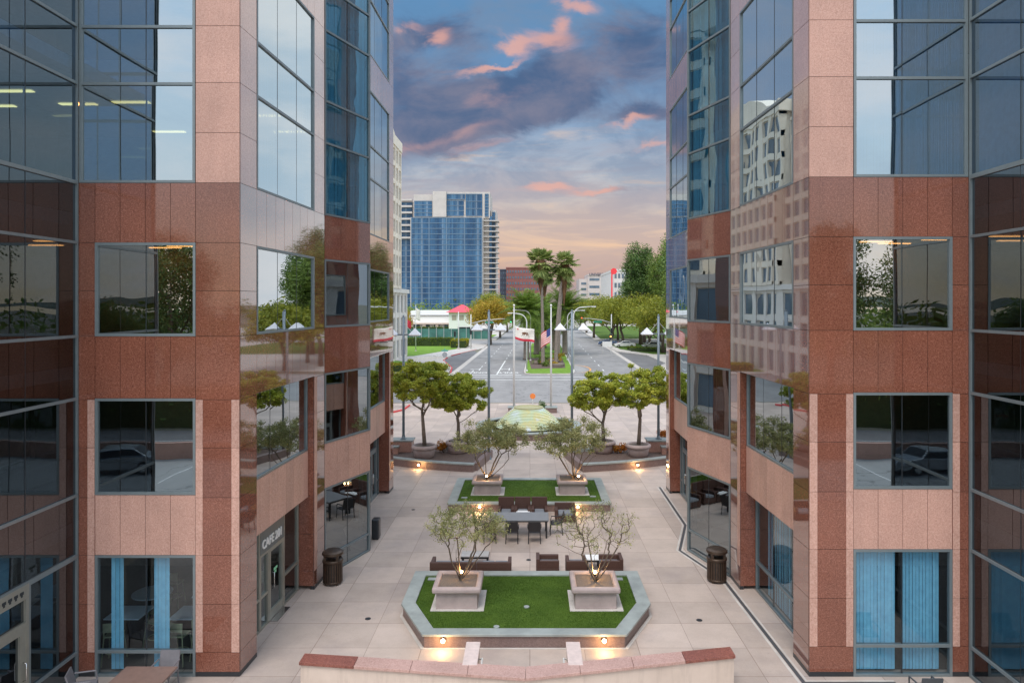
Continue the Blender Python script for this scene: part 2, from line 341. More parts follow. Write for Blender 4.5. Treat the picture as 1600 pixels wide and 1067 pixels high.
def thing(name, label, cat, loc=(0,0,0), rz=0, group=None):
    o = bpy.data.objects.new(name, None); C.objects.link(o); o.location = loc; o.rotation_euler = (0,0,rz); o.empty_display_size = .3
    return tag(o, label, cat, group)
def kids(o): return [c for c in bpy.data.objects if c.parent == o]
def dup(o, loc=None, rz=None, label=None, scale=None, parent=None):
    c = o.copy(); C.objects.link(c); c.parent = parent
    for ch in kids(o): dup(ch, parent=c)
    if loc is not None: c.location = loc
    if rz is not None: c.rotation_euler = (0,0,rz)
    if scale is not None: c.scale = (scale,)*3 if isinstance(scale, (int, float)) else scale
    if label: c['label'] = label
    return c
def struct(o): o['kind'] = 'structure'; return o
def text(name, body, size, mat, loc, rot, parent=None, ext=.01, align='CENTER', label=None, bold=0):
    cu = bpy.data.curves.new(name, 'FONT'); cu.body = body; cu.size = size; cu.extrude = ext; cu.align_x = align; cu.align_y = 'CENTER'; cu.offset = bold
    t = bpy.data.objects.new('t', cu); C.objects.link(t)
    me = bpy.data.meshes.new_from_object(t); bpy.data.objects.remove(t); me.materials.clear(); me.materials.append(mat)
    o = bpy.data.objects.new(name, me); C.objects.link(o); o.location = loc; o.rotation_euler = rot
    if parent is not None: o.parent = parent
    if label: o['label'] = label
    return o
# ================================================================ the two granite office buildings
ROWS = [0, 3.18, 4.72, 7.18, 8.77, 11.16, 12.69, 15.22, 16.68, 19.15, 20.7, 23.2, 24.65, 27.1, 28.6]
JL = [.12, .70, 1.93, 3.18, 4.65, 5.92, 7.15, 8.77, 9.93, 11.16, 12.69]
JH = [12.69, 13.97, 15.25, 16.7, 17.95, 19.15, 20.7, 22.0, 23.3, 24.7, 26.0, 27.1, 28.6]
class Frame:
    def __init__(s, p0, p1, ref):
        s.p = Vector((p0[0], p0[1])); d = Vector((p1[0]-p0[0], p1[1]-p0[1])); s.L = d.length; s.t = d/s.L
        s.n = Vector((s.t.y, -s.t.x));
        if s.n.dot(Vector(ref)) < 0: s.n = -s.n
    def pt(s, u, d, z): q = s.p+s.t*u+s.n*d; return (q.x, q.y, z)
    def box(s, mb, u0, u1, d0, d1, z0, z1):
        mb.add([s.pt(u0,d0,z0), s.pt(u1,d0,z0), s.pt(u1,d1,z0), s.pt(u0,d1,z0), s.pt(u0,d0,z1), s.pt(u1,d0,z1), s.pt(u1,d1,z1), s.pt(u0,d1,z1)],
               [(3,2,1,0),(4,5,6,7),(0,1,5,4),(1,2,6,5),(2,3,7,6),(3,0,4,7)])
    def quad(s, mb, u0, u1, d, z0, z1, d2=None):
        d2 = d if d2 is None else d2
        mb.add([s.pt(u0,d,z0), s.pt(u1,d2,z0), s.pt(u1,d2,z1), s.pt(u0,d,z1)], [(0,1,2,3)])
def splits(a, b, w):
    n = max(1, round((b-a)/w)); return [a+(b-a)*i/n for i in range(n+1)]
def panels(mb, F, us, zs, d=0.0, g=.006, t=.03):
    for a, b in zip(us, us[1:]):
        for c, e in zip(zs, zs[1:]): F.box(mb, a+g, b-g, d-t, d, c+g, e-g)
def office(side):
    s = -1 if side == 'L' else 1
    if s < 0: X0, X1, XA, XE, dz, XD, lab = -7.42, -7.15, -6.17, -11.54, -.075, -7.06, 'granite and glass office block on the left with the cafe door in its ground floor'
    else: X0, X1, XA, XE, dz, XD, lab = 7.14, 6.98, 6.08, 11.22, .075, 7.04, 'granite and glass office block on the right with closed blue curtains on its ground floor'
    XF = s*20
    B = thing('office_building', lab, 'office building', (X0, 18, 0), 0, 'granite office blocks flanking the plaza')
    org = (X0, 18, 0)
    z_ = lambda h: h+dz if h > .5 else h
    RW = [z_(h) for h in ROWS]; jl = [z_(h) for h in JL]; jh = [z_(h) for h in JH]
    def P(name, mb, mat, parent=B, **k):
        return mb.build(name, mat, parent, org=org, **k) if mb.v else None
    inward = (-s, 0)
    FA = Frame((X0, 18), (XE, 18), (0, -1)); FB = Frame((X0, 18), (X1, 24.5), inward); FC = Frame((X1, 24.5), (XA, 27.2), (-s*.9, -.4))
    FG = Frame((XA, 27.2), (X1, 29.9), (-s*.9, .4)); FD = Frame((X1, 29.9), (XD, 36.4), inward); FE = Frame((XE, 18), (XE, 14.3), inward); FF = Frame((XE, 14.3), (XE+s*9, 14.3), (0, -1))
    FH = Frame((XD, 36.4), (XD+s*5.5, 36.4), (0, 1)); FI = Frame((XD+s*5.5, 36.4), (XF, 36.4), (0, 1)); FJ = Frame((XF, 14.3), (XF, 36.4), (s, 0))
    def window(F, u0, u1, z0, z1, d, gl, verts=(), trans=(), fw=.065, deep=.12, blind=None, proud=.012, fm=None, butt=True):
        f = MB(); fm = fm or ALU
        F.box(f, u0, u1, d-deep, d+proud, z0, z0+fw); F.box(f, u0, u1, d-deep, d+proud, z1-fw, z1)
        F.box(f, u0, u0+fw, d-deep, d+proud, z0+fw, z1-fw); F.box(f, u1-fw, u1, d-deep, d+proud, z0+fw, z1-fw)
        for t in trans: F.box(f, u0+fw, u1-fw, d-deep, d+proud-.004, t-.035, t+.035)
        tz = [z0+fw]+[q for t in trans for q in (t-.035, t+.035)]+[z1-fw]
        o = P('window', f, fm)
        g = MB(); us = [u0+fw]+list(verts)+[u1-fw]
        for i in range(len(us)-1):
            for j in range(0, len(tz), 2):
                rr = random.uniform(-.0035, .0035)
                F.quad(g, us[i]+(.009 if i else 0), us[i+1]-(.009 if i < len(us)-2 else 0), d-.04+rr, tz[j], tz[j+1], d-.04-rr)
        P('pane', g, gl, o)
        if verts:
            k = MB()
            for v_ in verts: 
                w_ = .009 if butt else .03
                F.box(k, v_-w_, v_+w_, d-.09, d-.036 if butt else d+proud-.006, z0+fw, z1-fw)
            P('glazing_joint' if butt else 'mullion', k, DARKF if butt else fm, o)
        if blind:
            bm_, spans = blind; q = MB()
            for a, b in spans:
                n = max(2, int((b-a)/.085)); w = (b-a)/n
                for i in range(n):
                    u_ = a+w*i; e = random.uniform(.05, 1)*.022
                    F.quad(q, u_, u_+w*.985, d-.20, z0+fw+.03, z1-fw, d-.20-e)
            P('blind', q, bm_, o)
        return o
    def core(F, u0, u1, z0, z1, d=0, t=.10):
        f = MB(); F.box(f, u0+.004, u1-.004, d-.03-t, d-.018, z0+.004, z1-.004); return f
    def spandrel(F, u0, u1, z0, z1, mat, d=0, w=.67, t=.30):
        if mat is RED and F in (FB, FD): mat = REDS
        f = MB(); panels(f, F, splits(u0, u1, w), [z0, z1], d); o = P('spandrel', f, mat)
        P('joint_backing', core(F, u0, u1, z0, z1, d, t), JOINT, o)
    def column(F, u0, u1, strips=(), rev=(), lo=RED, hi=PINK, upto=None):
        if F in (FB, FD): lo = REDS
        f = MB(); panels(f, F, [u0, u1], jl); o = P('column', f, lo)
        P('joint_backing', core(F, u0, u1, 0.0, RW[-1]), JOINT, o)
        f = MB(); F.box(f, u0, u1, -.12, .004, 0.0, .12); P('base', f, BLACKB, o)
        f = MB(); panels(f, F, [u0, u1], jh); P('upper_facing', f, hi, o)
        if strips:
            for a, b in strips: f = MB(); panels(f, F, [a, b], jl[1:7], .012, .004, .02); P('light_strip', f, PINK, o)
        if rev:
            f = MB()
            for e, sg in rev:   # reveal beside a recessed bay
                for c, h in zip(jl[1:6]+[jl[0]], jl[2:7]+[jl[1]]):
                    F.box(f, e-.03 if sg > 0 else e, e if sg > 0 else e+.03, -.62, -.032, c+.005, h-.005)
            P('reveal', f, RED, o)
        return o
    # ---- face A (towards the camera)
    c0 = 1.13; L = FA.L
    column(FA, 0, c0, strips=[(.004, .21), (c0-.19, c0-.004)])
    # narrow pier on the far side, below the glass
    pa = L-.42; f = MB(); panels(f, FA, [pa, L], jl); o = P('pier', f, RED); P('joint_backing', core(FA, pa, L, 0, RW[6]), JOINT, o)
    f = MB(); panels(f, FA, [pa+.004, pa+.19], jl[1:7], .012, .004, .02); P('light_strip', f, PINK, o)
    f = MB(); FA.box(f, pa, L, -.12, .004, 0, .12); P('base', f, BLACKB, o)
    mid = (c0+pa)/2; gm = [mid]
    if s < 0: bl0 = (BLINDB, [(pa-.62, pa-.30), (mid-.52, mid-.12)]); bl1 = None
    else: bl0 = (BLINDB, [(c0+.08, mid-.10), (mid+.10, pa-.22)]); bl1 = None
    window(FA, c0, pa, .0, RW[1], 0, GL_GND, gm, [z_(.71)], blind=bl0)
    spandrel(FA, c0, pa, RW[1], RW[2], PINK)
    window(FA, c0, pa, RW[2], RW[3], 0, GL_LOW, gm, blind=bl1)
    spandrel(FA, c0, pa, RW[3], RW[4], RED)
    window(FA, c0, pa, RW[4], RW[5], 0, GL_MID, gm)
    spandrel(FA, c0, L-.42, RW[5], RW[6], RED)
    ub = (BLIND, [(c0+.1, mid-.4), (mid+.5, L-.3)] if s < 0 else [(c0+.1, L-.1)])
    for lo_, hi_ in ((6, 9), (9, 13)):
        window(FA, c0+.01, L-.02, RW[lo_], RW[hi_], 0, GL_UP, [mid], RW[lo_+1:hi_], blind=ub if lo_ == 6 and s > 0 else None)
    spandrel(FA, c0, L, RW[13], RW[14], PINK)
    # ---- faces B and D (towards the plaza)
    for F, isB in ((FB, True), (FD, False)):
        L = F.L; a, b = 1.02, L-1.02
        lo = RED
        column(F, .0 if not isB else .034, a, strips=[] if isB else [(a-.25, a-.004)], rev=[(a, 1)], hi=PINKP); column(F, b, L, strips=[(b+.004, b+.25)], rev=[(b, -1)], hi=PINKP)
        vs = splits(a, b, 1.55)[1:-1]
        for k, (m_, g_) in {5: (RED, 0), 3: (RED, 0)}.items(): spandrel(F, a, b, RW[k], RW[k+1], m_, t=.62)
        window(F, a, b, RW[4], RW[5], 0, GL_MID, vs)
        spandrel(F, a+.03, b-.03, RW[1], RW[2], PINK, d=-.2, t=.4)
        window(F, a+.03, b-.03, RW[2], RW[3], -.22, GL_LOW, vs)
        for lo_, hi_ in ((6, 9), (10, 13)): window(F, a, b, RW[lo_], RW[hi_], 0, GL_UP, vs, RW[lo_+1:hi_], blind=(BLIND, [(a+.1, b-.1)]))
        spandrel(F, a, b, RW[9], RW[10], PINKP); spandrel(F, a, b, RW[13], RW[14], PINKP)
        # ground floor, recessed
        dg = -.52; top = RW[1]
        if s < 0 and isB:
            window(F, a+.03, 2.42, 0, top, dg, GL_GND, [], [.95], fm=ALUL)
            window(F, 2.42, 3.02, 0, 2.20, dg, GL_GND, [], [.95], fm=ALUL)
            fr = MB(); F.box(fr, 3.02, 4.18, dg-.1, dg+.02, 2.08, 2.20); F.box(fr, 3.02, 3.16, dg-.1, dg+.02, .03, 2.08); F.box(fr, 4.04, 4.18, dg-.1, dg+.02, .03, 2.08); F.box(fr, 3.16, 4.04, dg-.06, dg+.01, .03, .30)
            dr = P('door', fr, ALUL); g = MB(); F.quad(g, 3.16, 4.04, dg-.04, .30, 2.08); P('pane', g, GL_GND, dr)
            hb = MB(); hb.tube([F.pt(3.24, dg+.02, .95), F.pt(3.24, dg+.09, .97), F.pt(3.24, dg+.09, 1.42), F.pt(3.24, dg+.02, 1.44)], .014, 8); P('handle', hb, STEEL, dr, smooth=True)
            st_ = MB(); F.box(st_, 3.5, 3.78, dg-.038, dg-.034, 1.38, 1.46); F.box(st_, 3.56, 3.70, dg-.038, dg-.034, 1.28, 1.36); P('sticker', st_, flat('green_sticker', (.25,.6,.35)), dr)
            sg = MB(); F.box(sg, 2.42, 4.18, dg-.08, dg+.02, 2.21, top-.02); sn = P('shop_sign', sg, flat('dark_sign_panel', (.10,.12,.12), .3))
            ang = math.atan2(F.t.y, F.t.x); q = F.pt(3.25, dg+.03, 2.46); tx = text('lettering', 'CAFE 201', .36, WHITEP, tuple(np.array(q)-np.array(org)), (R(90), 0, ang), sn, .015, bold=.006)
            window(F, 4.18, b-.03, 0, top, dg, GL_GND, [], [.95], fm=ALUL)
            mat_ = MB(); F.box(mat_, 3.1, 4.1, dg+.03, dg+.25, .005, .03); P('threshold', mat_, STEEL, dr)
        elif not isB:
            window(F, a+.03, 3.0, 0, top, dg, GL_GND, [], [.75])
            for u_ in (3.0, 3.95):
                fr = MB(); F.box(fr, u_, u_+.95, dg-.1, dg+.02, 2.25, 2.40); F.box(fr, u_, u_+.11, dg-.1, dg+.02, .03, 2.25); F.box(fr, u_+.84, u_+.95, dg-.1, dg+.02, .03, 2.25); F.box(fr, u_+.11, u_+.84, dg-.06, dg+.01, .03, .22)
                dr = P('door', fr, ALU); g = MB(); F.quad(g, u_+.11, u_+.84, dg-.04, .22, 2.25); P('pane', g, GL_GND, dr)
                e = u_+.86 if u_ < 3.5 else u_+.06; hb = MB(); hb.tube([F.pt(e, dg+.02, .85), F.pt(e, dg+.09, .88), F.pt(e, dg+.09, 1.3), F.pt(e, dg+.02, 1.33)], .016, 8); P('handle', hb, STEEL, dr, smooth=True)
            window(F, 3.0, 4.9, 2.40, top, dg, GL_GND, []); window(F, 4.9, b-.03, 0, top, dg, GL_GND, [], [.75])
        else:
            window(F, a+.03, b-.03, 0, top, dg, GL_GND, vs, [.95], blind=(BLINDB, [(a+1.5, b-.6)]))
        f = MB(); F.box(f, a+.03, b-.03, dg-.16, dg-.13, 0, .02)
        # soffit above the recess
        f = MB(); F.box(f, a+.03, b-.03, -.64, -.2, top-.005, top+.005); P('soffit', f, PINK)
    # ---- the prow between them
    for F in (FC, FG):
        L = F.L; e0, e1 = .02, L-.02; m_ = [L/2]
        window(F, e0, e1, .0, RW[1], 0, GL_LOW, m_, [z_(.75)]); spandrel(F, e0, e1, RW[1], RW[2], PINK, w=.66)
        window(F, e0, e1, RW[2], RW[3], 0, GL_LOW, m_, blind=(BLINDY, [(.2, 1.2), (1.45, 2.5)]) if s > 0 else None)
        spandrel(F, e0, e1, RW[3], RW[4], RED, w=.92)
        window(F, e0, e1, RW[4], RW[5], 0, GL_LOW, m_); spandrel(F, e0, e1, RW[5], RW[6], RED, w=.92)
        window(F, e0, e1, RW[6], RW[13], 0, GL_C, m_, RW[7:13], blind=(BLIND, [(.1, L-.1)])); spandrel(F, e0, e1, RW[13], RW[14], PINK, w=.92)
    # ---- dark curtain walls beside face A
    for F in (FE, FF):
        n = 2 if F is FE else 5; vs = [F.L*k/n for k in range(1, n)]
        if F is FE and s < 0:
            window(F, .02, F.L-.02, RW[1], RW[6], 0, GL_DK, vs, RW[2:6], butt=True, fw=.045)
            window(F, .02, 1.80, .02, RW[1], 0, GL_DK, [], [z_(.71)])
            fr = MB(); F.box(fr, 1.80, F.L-.02, -.1, .02, 2.78, RW[1]); F.box(fr, 1.80, 1.90, -.1, .02, .03, 2.78); F.box(fr, F.L-.12, F.L-.02, -.1, .02, .03, 2.78)
            F.box(fr, 1.90, F.L-.12, -.09, .015, 2.02, 2.26); F.box(fr, 1.90, 2.08, -.08, .012, .03, 2.02); F.box(fr, F.L-.30, F.L-.12, -.08, .012, .03, 2.02)
            dr = P('door', fr, ALUL); g = MB(); F.quad(g, 1.90, F.L-.12, -.04, 2.26, 2.78); F.quad(g, 2.08, F.L-.30, -.04, .03, 2.02); P('pane', g, GL_DK, dr)
            hd = MB()
            for k in range(9): 
                u_ = 1.98+k*.18; F.box(hd, u_, u_+.12, .02, .024, 2.92, 2.99); F.box(hd, u_+.03, u_+.09, .02, .024, 2.87, 2.92)
            P('header_pattern', hd, DARKF, dr)
            hb = MB(); hb.tube([F.pt(1.99, .01, .95), F.pt(1.99, .09, .97), F.pt(1.99, .09, 1.35), F.pt(1.99, .01, 1.37)], .015, 8); P('handle', hb, STEEL, dr, smooth=True)
        else:
            window(F, .02, F.L-.02, .02, RW[6], 0, GL_DK, vs, [z_(.71)]+RW[1:6])
        window(F, .02, F.L-.02, RW[6], RW[13], 0, GL_E, vs, RW[7:13], fw=.045, blind=(BLIND, [(.1, F.L-.1)]) if F is FE and s > 0 else None)
        spandrel(F, .02, F.L-.02, RW[13], RW[14], PINK)
    # ---- end and outer walls
    for F in (FH, FI, FJ):
        f = MB(); panels(f, F, splits(0, F.L, 1.4), sorted(set(jl+jh)), 0); o = P('wall', f, PINK); P('joint_backing', core(F, 0, F.L, 0, RW[-1]), JOINT, o)
    # ---- floors, ceilings and rooms seen through the glass
    inn = [(XE+s*.25, 14.55), (XE+s*.25, 18.35), (X0+s*.75, 18.35), (X1+s*.75, 24.6), (XA+s*.75, 27.2), (X1+s*.75, 29.8), (XD+s*.75, 36.1), (XF-s*.2, 36.1), (XF-s*.2, 14.55)]
    if s > 0: inn = inn[::-1]
    for lv in (3.96, 7.98, 11.94, 15.95, 19.93, 23.9, 28.2):
        f = MB(); f.prism(inn, lv-.32+dz, lv+dz); P('floor_slab', f, CEIL if lv < 28 else GREY)
        f = MB(); f.prism(inn, lv+dz+.004, lv+dz+.02)
        if lv < 28: P('carpet', f, CARPET)
    f = MB(); f.prism(inn, .004, .012); P('carpet', f, CARPET)
    f = MB(); x1_, x2_ = sorted((s*18.0, s*18.2)); f.box(x1_, x2_, 18.6, 36, .02, 28.1); x1_, x2_ = sorted((X1+s*1.2, XF)); f.box(x1_, x2_, 25.6, 25.8, .02, 28.1)
    P('partition_wall', f, INW)
    spots = [(15.95, 11.9, 21.0), (15.95, 13.6, 21.2), (15.95, 14.6, 19.9), (15.95, 16.2, 21.4), (15.95, 12.6, 24.6), (11.94, 12.0, 24.4), (11.94, 13.7, 23.6), (11.94, 13.0, 25.1), (11.94, 15.2, 22.4), (11.94, 16.5, 24.0), (11.94, 8.6, 28.5), (11.94, 8.6, 31.5), (15.95, 8.4, 22.5), (15.95, 8.4, 24.6), (7.98, 7.5, 27.2), (7.98, 12.4, 24.6)]
    for lv, x_, y_ in (spots if s < 0 else spots[5:12]+spots[14:]):
        f = MB(); f.box(s*x_-.55, s*x_+.55, y_-.09, y_+.09, lv-.36+dz, lv-.34+dz); P('ceiling_light', f, E_CEIL)
    return B
officeL = office('L'); officeR = office('R')
# ================================================================ ground, roads
K = .0155                                   # the street leaves the plaza axis by a hair
def sheet(name, poly, z, mat, kind='structure', th=.002):
    m = MB(); m.prism(poly, z-th, z); o = m.build(name, mat); o['kind'] = kind; return o
def rd(x0, x1, y0, y1): return [(x0+K*y0, y0), (x1+K*y0, y0), (x1+K*y1, y1), (x0+K*y1, y1)]
m = MB(); m.box(-3000, 3000, -600, 5000, -.3, 0); struct(m.build('ground', GROUND))
sheet('plaza_paving', [(-26, 2), (26, 2), (60, 40), (60, 67.6), (-60, 67.6), (-60, 40)], .006, PAVE)
sheet('parking_lot', [(-70, -8.6), (70, -8.6), (70, 1.9), (-70, 1.9)], .008, PARKM)
sheet('rear_road', [(-200, -17), (200, -17), (200, -8.7), (-200, -8.7)], .008, ASPD)
sheet('cross_street', [(-260, 68), (260, 68), (260, 93.5), (-260, 93.5)], .006, ASPH)
sheet('boulevard', rd(-11.6, 14.2, 93.5, 900), .006, ASPH)
sheet('far_cross_street', [(-260, 170), (260, 170), (260, 186), (-260, 186)], .009, ASPH)
for x0, x1, xo, nm in ((-16.4, -12.4, 0, 'bus_bay'), (15.0, 20.0, 0, 'bus_bay')):
    sheet(nm, [(x0+(3.8 if x0 < 0 else .0)+K*98, 98), (x1-(.0 if x0 < 0 else 4.0)+K*98, 98), (x1-(0 if x0 < 0 else 0)+K*112, 112), (x1+K*138 if x0 < 0 else x1+K*128, 138 if x0 < 0 else 128), (x0+3.6 if x0 < 0 else x0+.2, 150), (x0+K*132, 132), (x0+K*110, 110)], .007, ASPD)
sheet('gutter', rd(-12.4, -11.6, 93.5, 160), .010, CONC); sheet('gutter', rd(14.2, 15.0, 93.5, 160), .010, CONC)
def raised(name, poly, z1, mat): m = MB(); m.prism(poly, 0.0, z1); return struct(m.build(name, mat))
raised('sidewalk', [(-120, 94), (-14.5, 94), (-11.2, 97), (-11.6, 104), (-14.6, 118), (-14.6, 128), (-9.9, 150), (-9.9, 169), (-120, 169)], .12, CONC)
raised('sidewalk', [(17.5, 97), (120, 94), (120, 169), (17, 169), (17.3, 140), (21.6, 130), (21.6, 112), (18.5, 104)], .12, CONC)
raised('sidewalk', [(-120, 187), (-9.0, 187), (-6.5, 420), (-120, 420)], .12, CONC)
raised('sidewalk', [(17.2, 187), (120, 187), (120, 420), (21, 420)], .12, CONC)
m = MB(); pr_ = [(-11.0, 97), (-11.6, 104), (-14.6, 118), (-14.6, 128), (-11.2, 146)]; m.ring([(x-.0, y) for x, y in pr_], [(x+.16, y) for x, y in pr_], 0, .15, op=True); struct(m.build('kerb', KERBR))
m = MB(); pr_ = [(-23, 59.0), (-16, 59.6), (-12.4, 61), (-11.4, 63), (-11.3, 66)]; m.ring(pr_, [(x+.12, y-.18) for x, y in pr_], 0, .13, op=True); struct(m.build('kerb', KERBR))
# median
mx0, mx1 = -2.4+.0, 4.7
med = [(mx0+K*96+.9, 94.8), (mx0+K*96+.2, 95.6), (mx0+K*100, 98), (mx0+K*168, 168), (mx1+K*168, 168), (mx1+K*100, 98), (mx1+K*96-.2, 95.6), (mx1+K*96-.9, 94.8)]
raised('median', med, .15, CONC)
def inset(poly, d):
    cx = sum(p[0] for p in poly)/len(poly); cy = sum(p[1] for p in poly)/len(poly)
    return [(x+(d if x < cx else -d), y+(d if y < cy else -d)) for x, y in poly]
g_ = sheet('median_grass', inset(med, .22), .17, LAWN, 'stuff', .02); 
sheet('flower_bed', [(.2, 101.5), (5.2, 103), (5.6, 122), (-.3, 122)], .21, MULCH, 'stuff', .04)
raised('far_median', rd(-2.2, 3.4, 188, 420), .15, LAWN)
# lawns
sheet('lawn', [(-45, 96.5), (-20.5, 96.5), (-15.6, 99), (-17.5, 112), (-22, 116.5), (-45, 116.5)], .15, LAWN, 'stuff', .03)
sheet('lawn', [(-48, 127), (-21, 127), (-14.5, 150), (-18, 157), (-48, 157)], .15, LAWN, 'stuff', .03)
sheet('lawn', [(-60, 189), (-11, 189), (-10, 215), (-60, 215)], .15, LAWN, 'stuff', .03)
sheet('lawn', [(23, 132), (60, 125), (60, 168), (18.6, 168), (18.8, 146)], .15, TURF, 'stuff', .03)
sheet('lawn', [(19, 190), (60, 190), (60, 300), (24, 300)], .15, TURF, 'stuff', .03)
# low planted retaining walls beside the left walk
lw_ = thing('low_wall', 'low pale stone wall curving round the steps beside the left lawn', 'wall', (-17, 120, 0))
m = MB()
for k in range(5):
    a0 = [( -19.6+.75*k+2.2*math.sin(t)*1.0, 117.5+k*.9+5.5*(1-math.cos(t))) for t in [q*.25 for q in range(7)]]
    m.ring(a0, [(x+.28, y+.1) for x, y in a0], .0, .62-.08*k, op=True)
m.build('course', WHITEST, lw_, org=(-17, 120, 0))
# road markings
def mark(name, polys, mat=PAINT, z=.014):
    m = MB()
    for p in polys: m.prism(p, z-.003, z)
    return struct(m.build(name, mat))
mark('stop_line', [[(-11.5, 91.6), (15.0, 91.6), (15.0, 91.95), (-11.5, 91.95)], [(-11.5, 88.3), (15.0, 88.3), (15.0, 88.6), (-11.5, 88.6)], rd(-11.2, -2.6, 93.9, 94.4)])
mark('lane_line', [rd(-6.05, -5.85, 95, 118)]+[rd(-6.03, -5.87, y, y+2.2) for y in range(122, 168, 7)]+[rd(-9.7, -9.55, 94.5, 101)]+[rd(-9.0, -8.86, y, y+2.0) for y in range(106, 168, 7)])
mark('lane_line', [rd(8.9, 9.05, y, y+2.4) for y in range(100, 168, 8)]+[rd(8.9, 9.05, y, y+3) for y in range(190, 330, 12)]+[rd(-6.05, -5.9, y, y+3) for y in range(190, 330, 12)]+[rd(5.3, 5.45, 128, 138)])
arc = [(5.0+K*100+2.2*math.sin(t), 97.5+6*(1-math.cos(t))) for t in [q*.26 for q in range(13)]]
mm = MB(); mm.ring(arc, [(x+.22, y) for x, y in arc], .011, .014, op=True); struct(mm.build('hatch_border', PAINTY))
mark('hatch_line', [[(6.6, 98+q*1.7), (7.3+.9*math.sin(q*.45+.4), 98+q*1.7), (7.3+.9*math.sin(q*.45+.4), 98.15+q*1.7), (6.6, 98.15+q*1.7)] for q in range(7)])
for x_ in (-3.0, -7.3): 
    t_ = text('road_lettering', 'ONLY', 1.0, PAINT, (x_, 97.6, .012), (0, 0, R(180)), None, .002, bold=.02); t_.scale = (1.05, 2.4, 1); struct(t_)
    mark('lane_arrow', [[(x_-.08, 101), (x_+.08, 101), (x_+.08, 104.5), (x_-.08, 104.5)], [(x_-.08, 103.2), (x_-1.1, 102.4), (x_-1.1, 102.7), (x_-.08, 103.6)], [(x_-1.5, 102.55), (x_-.95, 102.0), (x_-.95, 103.1)]])
mark('bay_line', [[(x-.05, -6.6), (x+.05, -6.6), (x+.05, -1.6), (x-.05, -1.6)] for x in np.arange(-42, 43, 2.8)])
# drainage strips at the foot of the right hand building
dp = [(9.2, 17.55), (6.75, 17.55), (6.55, 24.3), (5.65, 27.2), (6.55, 30.3), (6.6, 36.6)]
for off, wd, mt in ((0, .07, CONC), (.09, .10, flat('dark_grate', (.07,.07,.075), .6)), (.21, .05, CONC)):
    m = MB(); a = [(x+(off if i > 0 else 0), y+(off if i < 2 else 0)) for i, (x, y) in enumerate(dp)]; b_ = [(x+(off+wd if i > 0 else 0), y+(off+wd if i < 2 else 0)) for i, (x, y) in enumerate(dp)]
    m.ring(a, b_, .006, .012, op=True); struct(m.build('drain_strip', mt))
for (x_, y_) in ((-4.9, 21.3), (5.1, 21.2), (-.1, 17.85), (-.05, 26.2), (-5.4, 32.6)):
    m = MB(); m.lathe([(.09, .006), (.09, .016), (.07, .017)], (x_, y_, 0), 16); struct(m.build('floor_drain', BLACKB))
# ================================================================ raised planters with lawns
def wall_lamp(parent, x, y, z, org=(0,0,0), power=13):
    m = MB(); m.lathe([(.075, 0), (.075, .02), (.055, .03)], (0, 0, 0), 16); 
    o = m.build('lamp_housing', BRONZE, parent); o.location = (x-org[0], y-org[1], z-org[2]); o.rotation_euler = (R(90), 0, 0)
    b = MB(); b.lathe([(.01, -.03), (.045, -.015), (.058, .02), (.045, .055), (.01, .07)], (0, 0, .035), 14); e = b.build('bulb', E_LAMP, o, smooth=True)
    l = bpy.data.lights.new('lamp_light', 'POINT'); l.energy = power; l.color = (1, .58, .22); l.shadow_soft_size = .05
    lo = bpy.data.objects.new('lamp_light', l); C.objects.link(lo); lo.parent = parent; lo.location = (x-org[0], y-.28-org[1], z-.02-org[2])
def planter(label, outer, inner, h, loc, lamps, lawnlab):
    t = thing('raised_planter', label, 'planter', loc, 0, 'stone edged planters')
    sh = lambda pl, d: inset([(x-loc[0], y-loc[1]) for x, y in pl], d)
    w = MB(); w.ring(sh(outer, .05), sh(inner, -.04), .0, h-.07); w.build('wall', PLWALL, t)
    c = MB(); c.ring(sh(outer, 0), sh(inner, 0), h-.07, h); c.build('coping', COPG, t, bevel=.01)
    b = MB(); b.ring(sh(outer, -.035), sh(outer, .03), .007, .022); b.build('base_trim', CONC, t)
    for x, y, z in lamps: wall_lamp(t, x, y, z, (loc[0], loc[1], 0))
    m = MB(); m.prism(inner, .05, h-.05); g = m.build('turf', TURF); tag(g, lawnlab, 'lawn', kind='stuff')
    return t
o1 = [(-2.98, 19.45), (-3.92, 21.45), (-3.92, 24.1), (3.68, 24.1), (3.68, 21.45), (2.68, 19.45)]
i1 = [(-2.72, 19.84), (-3.50, 21.55), (-3.50, 23.74), (3.26, 23.74), (3.26, 21.55), (2.42, 19.84)]
planter('near six sided planter with grey green coping and two square pots on its turf', o1, i1, .40, (-.12, 21.8, 0), [(-2.40, 19.46, .24), (2.05, 19.46, .24)], 'dark green turf inside the near six sided planter')
o2 = [(-3.8, 32.2), (-3.8, 37.0), (3.74, 37.0), (3.74, 32.2)]; i2 = [(-3.38, 32.58), (-3.38, 36.62), (3.34, 36.62), (3.34, 32.58)]
planter('far rectangular planter with grey green coping beyond the dining table', o2, i2, .40, (-.03, 34.6, 0), [(2.2, 32.21, .26), (-2.3, 32.21, .26)], 'dark green turf inside the far rectangular planter')
